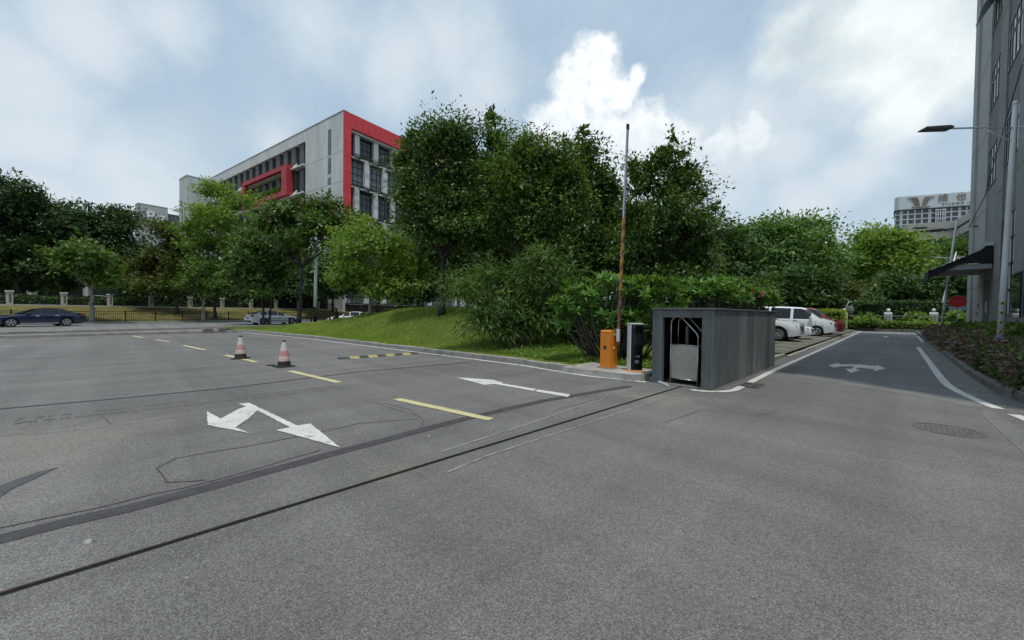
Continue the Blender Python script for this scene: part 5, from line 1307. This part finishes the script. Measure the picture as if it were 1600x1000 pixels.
b = UV(19.7, -2.35, .12); lamp('near white street lamp with double arm and striped bands in the red-leaved bed', b, D(1587, 160, b.y), Vector((-.985, .17, 0)), ((1, 1.72), (-1, 1.7)))
b = UV(42, -2.3, .12); lamp('leaning white street lamp at the far end of the red-leaved bed', b, D(1495, 343, b.y), Vector((-.97, .24, 0)), ((1, 1.75), (-1, 1.0)), 1.0, True, 1)
b = UV(66, -3.2, .2); lamp('slim far street lamp standing behind the red no-entry sign', b, D(1494, 394, b.y), Vector((-.97, .24, 0)), ((1, 1.9), (-1, 1.0)), 1.0, False, 1)
# tall white pole behind the driveway mouth
b = RD(27.5, 34.9); b = Vector((D(492.5, 500, 37.5).x, 37.5, .1))
t = thing('utility_pole', 'tall white pole with black foot rising between the street trees', 'pole', b)
MB().tube([(0, 0, 0), (0, 0, 1.75)], .17, 16).build('pole_foot', BLACKP, t, smooth=True)
MB().tube([(.0, 0, 1.75), (.05, 0, 7.4)], [.155, .12], 16).build('pole', mat('pole_bright', (.88, .89, .89), .45, .05, 1), t, smooth=True)
mb = MB(); mb.tube([(.05, 0, 7.3), (.6, -.2, 7.7), (1.9, -.5, 7.9)], .05, 8); mb.build('arm', mat('pole_bright', (.88, .89, .89), .45, .05, 1), t)
# no-entry sign
b = UV(43.5, -3.2, .12); dpt = b.y; top = D(1497, 463, dpt); 
t = thing('no_entry_sign', 'round red no-entry sign on a thin post with a white plate below', 'sign', b, 0)
zc = D(1496.5, 471, dpt).z - b.z; r_ = 9.6 * dpt / FOC
fw = Vector((-b.x, -b.y, 0)).normalized(); rx = Vector((-fw.y, fw.x, 0))
MB().tube([(0, 0, 0), (0, 0, zc)], .03, 8).build('post', GALV, t)
def disc(r0, off, m, name, par):
    mb = MB(); n = 40
    vs = [rx * r0 * math.cos(2 * math.pi * k / n) + Vector((0, 0, zc + r0 * math.sin(2 * math.pi * k / n))) + fw * off for k in range(n)]
    mb.add(vs + [v - fw * .012 for v in vs], [tuple(range(n)), tuple(range(2 * n - 1, n - 1, -1))] + [(k, (k + 1) % n, n + (k + 1) % n, n + k) for k in range(n)]); return mb.build(name, m, par)
dd = disc(r_, .05, mat('sign_rim', (.45, .42, .42), .5, .05, 3), 'rim', t)
disc(r_ * .95, .056, mat('sign_red', (.72, .015, .03), .5, .08, 3), 'disc', t)
mb = MB(); q = [rx * x + Vector((0, 0, zc + z)) + fw * .060 for x, z in ((-r_ * .6, -.035), (r_ * .6, -.035), (r_ * .6, .035), (-r_ * .6, .035))]; mb.poly(q); mb.build('bar', mat('sign_bar', (.80, .18, .16), .5, .1, 6), t)
zp = D(1496, 482, dpt).z - b.z; mb = MB(); hw, hh = 8.4 * dpt / FOC, 2.9 * dpt / FOC
vs = [rx * x + Vector((0, 0, zp + z)) + fw * .055 for x, z in ((-hw, -hh), (hw, -hh), (hw, hh), (-hw, hh))]; mb.add(vs + [v - fw * .012 for v in vs], [(0, 1, 2, 3), (7, 6, 5, 4), (0, 1, 5, 4), (1, 2, 6, 5), (2, 3, 7, 6), (3, 0, 4, 7)])
pl = mb.build('plate', mat('sign_white', (.85, .86, .86), .5, .05, 3), t)
Rx = -rx if rx.x < 0 else rx
M = Matrix(((Rx.x, 0, fw.x, fw.x * .060), (Rx.y, 0, fw.y, fw.y * .060), (0, 1, 0, zp), (0, 0, 0, 1)))
text_mesh('单 行 道', hh * 1.5, mat('sign_black', (.02, .02, .022), .5, .05, 3), 'lettering', pl, M, .001)

# globe-topped pillars and wall rail beyond the hedge
GLOBE = mat('globe', (.78, .78, .74), .25, .04, 2); PILW = mat('pillar_white', (.58, .58, .54), .8, .08, 1.5)
for (px, Yd, lab) in ((1387.5, 44.2, 'white pillar with globe lamp between two round bushes'), (1458.5, 44.4, 'white pillar with globe lamp beside the leaning street lamp'), (1318, 44.0, 'white pillar with globe lamp half hidden by the loose hedge')):
    b = D(px, 500, Yd); b.z = .24; zt = D(px, 488, Yd).z - .24
    t = thing('globe_pillar', lab, 'pillar', b, RAD(45), 'globe-topped pillars beyond the road end')
    p = MB().box(-.34, .34, -.34, .34, 0, zt - .18, .03); pb = p.build('shaft', PILW, t)
    for s in (-1, 1): MB().box(-.352, -.338, s * .12 - .05, s * .12 + .05, .5, zt - .4).build('groove', mat('groove_grey', (.22, .22, .21), .8, .1, 2), pb)
    MB().prism([(-.34, zt - .18), (.34, zt - .18), (.2, zt), (-.2, zt)], 'y', -.34, .34).build('cap', PILW, t)
    MB().lathe([(.05, zt), (.06, zt + .06)] + [(.2 * math.sin(a), zt + .24 - .2 * math.cos(a)) for a in np.linspace(.35, math.pi - .02, 12)], 18).build('globe', GLOBE, t, smooth=True)
t = thing('boundary_railing', 'dark railing with pale top rail between the globe-topped pillars', 'railing', UV(62, 0, .24), RAD(45))
mb = MB()
for k in range(70): y = -8 + k * .22; mb.box(-.012, .012, y, y + .024, .2, 1.45)
mb.box(-.02, .02, -8, 7.5, .15, .2); mb.build('bars', FRAME, t)
MB().box(-.03, .03, -8, 7.5, 1.45, 1.52).build('top_rail', mat('rail_pale', (.45, .45, .43), .6, .1, 2), t)
# white bent pipe stand in the shrubs
b = D(1328, 492, 40); b.z = .1; t = thing('bent_pipe', 'white bent pipe loop standing in the shrubs behind the parked cars', 'pipe', b)
zt = D(1328, 471, 40).z - .1
mb = MB(); mb.tube([(-.5, 0, 0), (-.5, 0, zt * .5), (-.42, 0, zt * .8), (-.15, 0, zt), (.15, 0, zt * .98)], [.035, .035, .035, .04, .05], 8); mb.build('pipe', GALV, t, smooth=True)
mb = MB(); mb.lathe([(.02, 0), (.25, .03), (.42, .10), (.45, .13), (.42, .12), (.02, .02)], 20, (0, .0, 0), 'y'); mb.v = [(x + .1, y, z + zt * .72) for x, y, z in mb.v]; mb.build('dish', mat('dish_grey', (.16, .17, .14), .6, .1, 4), t, smooth=True)

# park fence and roadside railings
BLK = mat('black_iron', (.014, .014, .015), .5, .2, 5)
t = thing('park_fence', 'park fence of pale pillars and dark railing panels on a low wall', 'fence', RD(0, 61, 1.62), RAD(66))
PC = mat('pillar_cream', (.50, .48, .42), .8, .10, 1.5)
# local x along the road, y away from it
ts = []
for px in (15, 100, 172, 236, 297, 347, 392):
    d = ray(px, 478); k = 61 / (d.x * RNOR.x + d.y * RNOR.y); ts.append((d.x * k) * RDIR.x + (d.y * k) * RDIR.y)
ts = [ts[0] - 7.6, ts[0] - 3.8] + ts + [ts[-1] + 4.0 * k for k in range(1, 8)]
for i, x in enumerate(ts):
    p = MB().box(x - .20, x + .20, -.20, .20, -.3, 1.36, .02).build('pillar', PC, t)
    MB().box(x - .26, x + .26, -.26, .26, 1.36, 1.50, .03).build('cap', PC, p)
    MB().box(x - .07, x + .07, -.215, -.195, .35, 1.15).build('inset', mat('inset_grey', (.12, .115, .10), .8, .2, 3), p)
    if i + 1 < len(ts):
        y = ts[i + 1]
        MB().box(x + .20, y - .20, -.12, .12, -.3, .16).build('base_wall', PC, t)
        mb = MB(); mb.box(x + .20, y - .20, -.02, .02, .22, .26); mb.box(x + .20, y - .20, -.02, .02, 1.06, 1.11)
        n = int((y - x - .5) / .15)
        for k in range(n): q_ = x + .34 + k * .15; mb.box(q_, q_ + .03, -.015, .015, .18, 1.2)
        mb.build('railing_panel', BLK, t)
def railing(label, t0, t1, n, z, h, step=2.45, pitch=.17):
    t = thing('roadside_railing', label, 'railing', RD(t0, n, z), RAD(66))
    x = 0; L_ = t1 - t0
    while x < L_ + .1:
        MB().box(x - .045, x + .045, -.045, .045, 0, h + .10, .01).build('post', BLK, t)
        if x + step < L_ + .1:
            mb = MB(); mb.box(x + .05, x + step - .05, -.02, .02, h - .05, h); mb.box(x + .05, x + step - .05, -.02, .02, .10, .15); mb.box(x + .05, x + step - .05, -.02, .02, h - .22, h - .18)
            k = x + .14
            while k < x + step - .1: mb.box(k, k + .024, -.012, .012, .13, h - .2); k += pitch
            mb.build('panel', BLK, t)
        x += step
railing('long low black railing along the far pavement behind the black car', -34, 40, 52.4, .135, 1.05)
railing('short black railing in front of the silver saloon behind the mound', 23.0, 42, 35.2, .01, .72)
# ------------------------------------------------------------------ vehicles
CGLASS = glassmat('car_glass', (.010, .013, .015), .05, .55)
TYRE = mat('tyre', (.014, .014, .014), .85, .2, 10); RIMM = mat('alloy', (.55, .56, .57), .3, .04, 6, metal=.75); TRIM = mat('car_trim', (.015, .015, .016), .5, .1, 6)
HEADL = glassmat('headlamp', (.10, .11, .12), .1, .9); TAILR = glassmat('tail_red', (.28, .012, .015), .2, .6); PLATE_W = mat('bright_trim', (.6, .6, .6), .4, .05, 5)
def paint(name, c): return mat(name, c, .22, .03, 1.0, spec=.5, coat=.7)
SPECS = {
 'sedan': dict(L=4.85, W=1.84, wb=2.80, fo=.95, R=.335, zb=.20, belt=[(2.5, .62), (1.9, .80), (1.0, .92), (-1.2, .98), (-2.4, .95)], top=[(2.43, .52), (2.38, .66), (2.1, .78), (1.0, .96), (.98, .965), (.15, 1.36), (-.35, 1.445), (-.9, 1.43), (-1.25, 1.36), (-2.02, 1.06), (-2.05, 1.05), (-2.36, 1.0), (-2.42, .84)], ws=(.15, .98), rw=(-2.02, -1.22), side=[(-1.62, -1.02), (-.95, -.02), (.06, .62)]),
 'suv': dict(L=4.70, W=1.86, wb=2.70, fo=.93, R=.365, zb=.24, belt=[(2.4, .78), (1.8, .96), (.9, 1.08), (-1.2, 1.13), (-2.3, 1.12)], top=[(2.34, .66), (2.31, .92), (2.05, 1.03), (1.05, 1.13), (1.03, 1.135), (.35, 1.54), (-.2, 1.69), (-1.0, 1.70), (-1.8, 1.62), (-2.25, 1.18), (-2.33, .95)], ws=(.35, 1.03), rw=(-2.25, -1.85), side=[(-1.9, -1.35), (-1.25, -.25), (-.17, .62)]),
 'van': dict(L=5.35, W=1.88, wb=3.10, fo=.98, R=.35, zb=.24, belt=[(2.7, .92), (2.1, 1.12), (1.5, 1.20), (-2.6, 1.24)], top=[(2.66, .64), (2.64, .98), (2.42, 1.15), (1.92, 1.28), (1.90, 1.29), (1.05, 1.96), (.75, 2.07), (-.6, 2.14), (-2.2, 2.13), (-2.55, 2.02), (-2.66, 1.2)], ws=(1.05, 1.90), rw=(-2.66, -2.55), side=[(-2.4, -1.25), (-1.1, .14), (.30, 1.36)]),
}
def sample(pts, x):
    p = sorted(pts); return float(np.interp(x, [a for a, b in p], [b for a, b in p]))
def car_proto(kind, name, pm, label, group=None, rimstyle=5, detail=True):
    S = SPECS[kind]; L, W, R = S['L'], S['W'], S['R']
    fx = L / 2 - S['fo']; ax = [fx, fx - S['wb']]
    t = thing(name, label, kind if kind != 'suv' else 'car', (0, 0, 0), 0, group)
    if kind == 'sedan': t['category'] = 'car'
    Ra = R + .065
    xs = set(np.linspace(-L / 2, L / 2, 41).tolist())
    for a in ax: xs |= {a + Ra * math.cos(q) for q in np.linspace(0, math.pi, 13)}
    for s_ in S['side']: xs |= set(s_)
    xs |= set(S['ws']) | set(S['rw']) | {p[0] for p in S['top']}
    xs = sorted(x for x in xs if -L / 2 <= x <= L / 2)
    ys = [xs[0]]
    for x in xs[1:]:
        if x - ys[-1] > .012: ys.append(x)
    xs = ys
    def ring(x):
        e = max(0, (abs(x) - L * .36) / (L * .14)); w = W / 2 * (1 - .13 * e ** 2.2)
        zt = sample(S['top'], x); zb = min(sample(S['belt'], x), zt - .03); z0 = S['zb'] + .12 * max(0, e - .3)
        za = z0
        for a in ax:
            if abs(x - a) < Ra: za = max(za, R + math.sqrt(max(0, Ra * Ra - (x - a) ** 2)))
        zm = max(z0 + .5 * (zb - z0), za + .02); zs = max(zb - .09, zm + .02); gh = max(0, zt - zb - .12)
        yr = w - .07 - .34 * gh
        h = [(0, z0), (w - .26, z0), (w - .26, max(z0, za) + .001), (w - .025, max(z0, za)), (w, zm), (w - .008, zs), (w - .05, max(zb, zs + .015)), (yr, zb + (zt - zb) * .88 if gh > 0 else zb + (zt - zb) * .7), (yr - .14, zt - .018 * (1 if gh else .4)), (yr * .45, zt), ]
        r = [(x, y, z) for y, z in h] + [(x, 0, zt + .004)] + [(x, -y, z) for y, z in reversed(h[1:])]
        return r
    rings = [ring(x) for x in xs]; n = len(rings[0])
    V = [p for r in rings for p in r]
    body, glass, trim = [], [], []
    for i in range(len(xs) - 1):
        xm = (xs[i] + xs[i + 1]) / 2
        inside = any(a <= xm <= b for a, b in S['side'])
        wsin = S['ws'][0] <= xm <= S['ws'][1]; rwin = S['rw'][0] <= xm <= S['rw'][1]
        for k in range(n):
            k2 = (k + 1) % n; f = (i * n + k, i * n + k2, (i + 1) * n + k2, (i + 1) * n + k)
            kk = k if k < 10 else n - 1 - k                # mirrored segment index
            if kk == 6 and inside: glass.append(f)
            elif kk in (7, 8, 9) and (wsin or rwin) and not (kk == 7 and (wsin or rwin) and kind == 'van' and rwin): glass.append(f) if kk > 7 or True else 0
            elif kk in (0, 1, 2): trim.append(f)
            else: body.append(f)
    for r0 in (0, len(xs) - 1): body.append(tuple(r0 * n + k for k in range(n)))
    def sub(fs, nm, m, par, ang=35):
        used = sorted({i for f in fs for i in f}); mp = {o: q for q, o in enumerate(used)}
        mb = MB(); mb.v = [V[i] for i in used]; mb.f = [tuple(mp[i] for i in f) for f in fs]
        return mb.build(nm, m, par, autosmooth=ang)
    bo = sub(body, 'body', pm, t); sub(glass, 'window_glass', CGLASS, t, 60); sub(trim, 'underbody', TRIM, t)
    ew = lambda x: W / 2 * (1 - .13 * max(0, (abs(x) - L * .36) / (L * .14)) ** 2.2)
    # wheels
    for a in ax:
        for s in (-1, 1):
            yo = s * (W / 2 - .02)
            w = MB().lathe([(R * .62, yo), (R * .9, yo), (R, yo - s * .03), (R, yo - s * .19), (R * .9, yo - s * .21), (R * .5, yo - s * .21)], 28, (a, 0, R), 'y').build('wheel', TYRE, t, autosmooth=40)
            rm = MB(); rm.lathe([(R * .70, yo + s * .004), (R * .62, yo + s * .008), (R * .60, yo - s * .05), (R * .60, yo - s * .055)], 28, (a, 0, R), 'y'); rm.f = rm.f[:-2]
            ns = rimstyle
            for k in range(ns):
                an = 2 * math.pi * k / ns + .3
                for d in ((-.13, .13) if ns <= 5 else (0,)):
                    c, s_ = math.cos(an), math.sin(an); c2, s2 = math.cos(an + d), math.sin(an + d); wd = R * (.085 if ns <= 5 else .075)
                    P = [(a + c * R * .12 - s_ * wd, yo + s * .002, R + s_ * R * .12 + c * wd), (a + c * R * .12 + s_ * wd, yo + s * .002, R + s_ * R * .12 - c * wd), (a + c2 * R * .63 + s2 * wd * .9, yo + s * .006, R + s2 * R * .63 - c2 * wd * .9), (a + c2 * R * .63 - s2 * wd * .9, yo + s * .006, R + s2 * R * .63 + c2 * wd * .9)]
                    rm.poly(P)
            rm.lathe([(R * .16, yo - s * .03), (R * .15, yo + s * .012), (R * .05, yo + s * .014)], 12, (a, 0, R), 'y')
            rm.build('rim', RIMM, w)
            MB().lathe([(R * .605, yo - s * .06), (R * .1, yo - s * .062)], 20, (a, 0, R), 'y').build('brake_disc', TRIM, w)
    if not detail: return t
    # lamps, grille, bumper, mirrors, handles
    for s in (-1, 1):
        xf_ = L / 2 - .12; zl = sample(S['belt'], xf_) - (.03 if kind != 'van' else .02); y1 = s * (ew(xf_ - .1) + .006)
        hl = MB(); hl.add([(L / 2 - .02, s * .42, zl - .06), (L / 2 - .03, s * .42, zl - .01), (xf_ - .06, s * .80 * W / 1.85, zl + .04), (xf_ - .30, y1 - s * .01, zl + .055), (xf_ - .33, y1, zl - .01), (xf_ - .02, s * .83 * W / 1.85, zl - .09)], [(0, 1, 2, 5), (5, 2, 3, 4)])
        hl.v = [(x + .035, y * 1.012, z) for x, y, z in hl.v]; hb = [(x - .08, y * .95, z) for x, y, z in hl.v]; q = len(hl.v); hl.v += hb; hl.f += [(0, 5, q + 5, q), (5, 4, q + 4, q + 5), (3, 2, q + 2, q + 3), (2, 1, q + 1, q + 2), (4, 3, q + 3, q + 4), (1, 0, q, q + 1)]
        h = hl.build('headlight', HEADL, t)
        mb = MB(); mb.add([(x + .004, y * 1.002, z) for x, y, z in (hl.v[0], hl.v[5], hl.v[4])] + [(x + .004, y * 1.002, z + .03) for x, y, z in (hl.v[4], hl.v[5], hl.v[0])], [(0, 1, 4, 5), (1, 2, 3, 4)]); mb.build('lamp_trim', TRIM, h)
        fg = MB().box(L / 2 - .17, L / 2 - .045, min(s * .52, s * .78), max(s * .52, s * .78), .40, .52, .02).build('fog_lamp_recess', TRIM, t)
        xr = -L / 2; zt = sample(S['belt'], xr + .1) - .06
        tl = MB().box(xr - .012, xr + .25, min(s * (ew(xr + .1) - .30), s * (ew(xr + .12) + .006)), max(s * (ew(xr + .1) - .30), s * (ew(xr + .12) + .006)), zt - .09, zt + .07, .02).build('tail_light', TAILR, t)
        mx = S['side'][-1][1] - .05; zm = sample(S['belt'], mx) + .08
        m = MB(); m.box(mx - .02, mx + .16, min(s * (W / 2 - .02), s * (W / 2 + .19)), max(s * (W / 2 - .02), s * (W / 2 + .19)), zm - .03, zm + .12, .04); m.build('mirror', pm, t, autosmooth=30)
        for a, b in S['side'][-2:]:
            zh = sample(S['belt'], a) - .11; MB().box(a + .04, a + .24, min(s * (W / 2 - .012), s * (W / 2 + .022)), max(s * (W / 2 - .012), s * (W / 2 + .022)), zh - .02, zh + .015, .01).build('door_handle', PLATE_W if kind == 'sedan' else TRIM, t)
        # seams of the doors and sill strip
        sm = MB()
        for a in sorted({S['side'][-1][1] + .28, S['side'][-1][0] - .04, S['side'][-2][0] - .03}):
            zb_ = sample(S['belt'], a); sm.box(a - .006, a + .006, min(s * (W / 2 - .02), s * (W / 2 + .001)), max(s * (W / 2 - .02), s * (W / 2 + .001)), S['zb'] + .16, zb_ - .09)
        sm.build('door_seam', TRIM, t)
        MB().box(ax[1] + Ra + .03, ax[0] - Ra - .03, min(s * (W / 2 - .03), s * (W / 2 + .004)), max(s * (W / 2 - .03), s * (W / 2 + .004)), S['zb'] + .05, S['zb'] + .09).build('sill_strip', PLATE_W if kind == 'sedan' else TRIM, t)
    xg = L / 2; zg = sample(S['belt'], xg - .1)
    g = MB(); g.box(xg - .10, xg + .008, -.42, .42, zg - .22, zg - .03, .02); g.build('grille', TRIM, t)
    MB().box(xg + .008, xg + .014, -.10, .10, zg - .16, zg - .08, .02).build('grille_badge', PLATE_W, t)
    MB().box(xg - .12, xg - .012, -.55, .55, .32, .46, .02).build('lower_intake', TRIM, t)
    MB().box(xg + .006, xg + .014, -.22, .22, .47, .58).build('number_plate', mat('plate_blue', (.04, .09, .30), .4, .05, 5), t)
    MB().box(-xg - .014, -xg - .004, -.22, .22, .62, .75).build('number_plate', mat('plate_blue', (.04, .09, .30), .4, .05, 5), t)
    MB().box(-xg - .01, -xg + .1, -.7, .7, .30, .44, .02).build('rear_bumper_insert', TRIM, t)
    return t
def recolour(t, pm):
    for c in t.children:
        if c.name.split('.')[0] in ('body', 'mirror'): c.data = c.data.copy(); c.data.materials[0] = pm
PW = paint('paint_white', (.90, .91, .91)); PN = paint('paint_navy', (.010, .016, .050)); PS = paint('paint_silver', (.74, .76, .77)); PR = paint('paint_red', (.22, .012, .018)); PK = paint('paint_black', (.012, .012, .014)); PG = paint('paint_grey', (.16, .17, .18))
sed = car_proto('sedan', 'parked_car', PW, 'white saloon with its nose showing between the white SUV and the white van', 'cars parked along the service road')
suv = car_proto('suv', 'parked_car', PW, 'white SUV with alloy wheel just beyond the slate shed', 'cars parked along the service road', 10)
van = car_proto('van', 'parked_van', PW, 'tall white passenger van parked behind the white SUV and saloon', 'cars parked along the service road', 6)
def place(o, p, rz, z=0): o.location = (p[0], p[1], z); o.rotation_euler.z = rz
NOSE = RAD(-45)                                  # parked cars point across the service road
ZP = .14
place(suv, UV(26.75, 3.70 + 2.5), NOSE, ZP); suv.scale = (1.07,) * 3
place(sed, UV(30.0, 3.62 + 2.42), NOSE, ZP)
place(van, UV(35.6, 3.02 + 2.67), NOSE, ZP)
rc = copy_tree(van); recolour(rc, PR); rc.name = 'parked_car'; rc['category'] = 'car'; rc['label'] = 'dark red car in the row past the white van'; place(rc, UV(38.5, 2.85 + 2.6), NOSE, ZP)
dc = copy_tree(sed); recolour(dc, PG); dc['label'] = 'dark grey car last in the row past the red car'; place(dc, UV(41.2, 2.95 + 2.42), NOSE, ZP)
# traffic on the public road
def roadcar(name, label, pm, p, rz, src=None, group=None):
    o = copy_tree(src or sed); recolour(o, pm); o.name = name; o['label'] = label
    if 'group' in o: del o['group']
    place(o, p, rz, .008); return o
d1 = ray(57.5, 500); kk = 1; n_ = 46.2; k = n_ / (d1.x * RNOR.x + d1.y * RNOR.y)
roadcar('saloon_car', 'dark navy saloon on the road before the pale fence pillars', PN, (d1.x * k, d1.y * k), RAD(66 + 180))
d2 = ray(427, 500); roadcar('saloon_car', 'silver saloon seen from behind the left tree trunks at the mound', PS, (d2.x * 40.5, d2.y * 40.5), RAD(58))
d3 = ray(549, 495); roadcar('saloon_car', 'white saloon facing left behind the crest of the mound', PW, (d3.x * 43, d3.y * 43), RAD(66 + 128))
# cars standing in the park behind the fence
for i, (px, Yd, m_, lab, src) in enumerate(((202, 52, PW, 'white car in the park behind the third fence pillar', sed), (226, 56, PK, 'black car in the park next to the white one', sed), (262, 58, PK, 'black tall car in the park under the olive tree', suv), (290, 60, PS, 'silver car in the park behind the small grey-trunked tree', sed), (338, 62, PK, 'black saloon in the park beyond the small grey-trunked tree', sed), (372, 64, PN, 'dark blue tall car in the park near the twin-trunked tree', suv), (150, 50, PG, 'dark grey car in the park behind the hedge by the pale-leaved tree', sed))):
    d = ray(px, 470); o = copy_tree(src); recolour(o, m_); o.name = 'park_car'; o['label'] = lab; o['group'] = 'cars in the park behind the fence'; place(o, (d.x * Yd, d.y * Yd), RAD(66 + 90 + (i % 3) * 6), 1.66)

# scooter rider passing behind the mound
d = ray(524, 495); base = Vector((d.x * 38.5, d.y * 38.5, .01)); rz = RAD(66 + 150)
t = thing('scooter', 'dark motor scooter ridden past the crest of the mound', 'scooter', base, rz)
mb = MB(); mb.prism([(-.75, .45), (-.65, .72), (.0, .74), (.12, .42), (.38, .40), (.48, .95), (.56, .95), (.58, .35), (.1, .24), (-.4, .24)], 'y', -.14, .14); mb.build('body', PK, t)
MB().box(-.68, .05, -.12, .12, .74, .82, .03).build('seat', TRIM, t)
for x in (-.55, .66): MB().lathe([(.12, -.05), (.23, -.06), (.25, 0), (.23, .06), (.12, .05)], 20, (x, 0, .25), 'y').build('wheel', TYRE, t)
mb = MB(); mb.tube([(.52, 0, .9), (.44, 0, 1.05)], .03, 8); mb.tube([(.40, -.32, 1.08), (.44, 0, 1.05), (.40, .32, 1.08)], .018, 8); mb.build('handlebar', TRIM, t)
p = thing('person', 'scooter rider in dark clothes and dark helmet by the mound', 'person', base, rz)
J = {'pelvis': (-.25, 0, .90, .16), 'waist': (-.22, 0, 1.08, .135), 'chest': (-.14, 0, 1.30, .165), 'neck': (-.10, 0, 1.50, .06), 'head': (-.06, 0, 1.62, .10), 'crown_': (-.06, 0, 1.74, .085)}
for s, n_ in ((1, 'l'), (-1, 'r')):
    J.update({n_ + 'sh': (-.13, s * .20, 1.42, .065), n_ + 'el': (.10, s * .30, 1.20, .045), n_ + 'wr': (.34, s * .28, 1.12, .033), n_ + 'ha': (.42, s * .27, 1.09, .04), n_ + 'hip': (-.22, s * .10, .88, .095), n_ + 'kn': (.18, s * .17, .80, .065), n_ + 'an': (.14, s * .16, .40, .045), n_ + 'to': (.32, s * .17, .36, .04)})
E_ = [('pelvis', 'waist'), ('waist', 'chest'), ('chest', 'neck'), ('neck', 'head'), ('head', 'crown_')]
for n_ in 'lr': E_ += [('chest', n_ + 'sh'), (n_ + 'sh', n_ + 'el'), (n_ + 'el', n_ + 'wr'), (n_ + 'wr', n_ + 'ha'), ('pelvis', n_ + 'hip'), (n_ + 'hip', n_ + 'kn'), (n_ + 'kn', n_ + 'an'), (n_ + 'an', n_ + 'to')]
keys = list(J); me = bpy.data.meshes.new('body'); me.from_pydata([J[k][:3] for k in keys], [(keys.index(a), keys.index(b)) for a, b in E_], [])
bo = link('body', me, p); bo.modifiers.new('skin', 'SKIN'); 
for i, k in enumerate(keys): me.skin_vertices[0].data[i].radius = (J[k][3],) * 2
me.skin_vertices[0].data[0].use_root = True
bo.modifiers.new('sub', 'SUBSURF').levels = 2; bo.modifiers['sub'].render_levels = 2
dg = bpy.context.evaluated_depsgraph_get(); nm = bpy.data.meshes.new_from_object(bo.evaluated_get(dg)); bo.modifiers.clear(); bo.data = nm; nm.name = 'body'
nm.materials.clear(); nm.materials.append(mat('dark_clothes', (.018, .019, .022), .9, .2, 6)); nm.shade_smooth()
mb = MB(); mb.lathe([(.0, 1.86), (.08, 1.845), (.135, 1.78), (.15, 1.69), (.135, 1.60), (.11, 1.57)][::-1], 20, (-.06, 0, 0)); mb.build('helmet', PK, p, smooth=True)
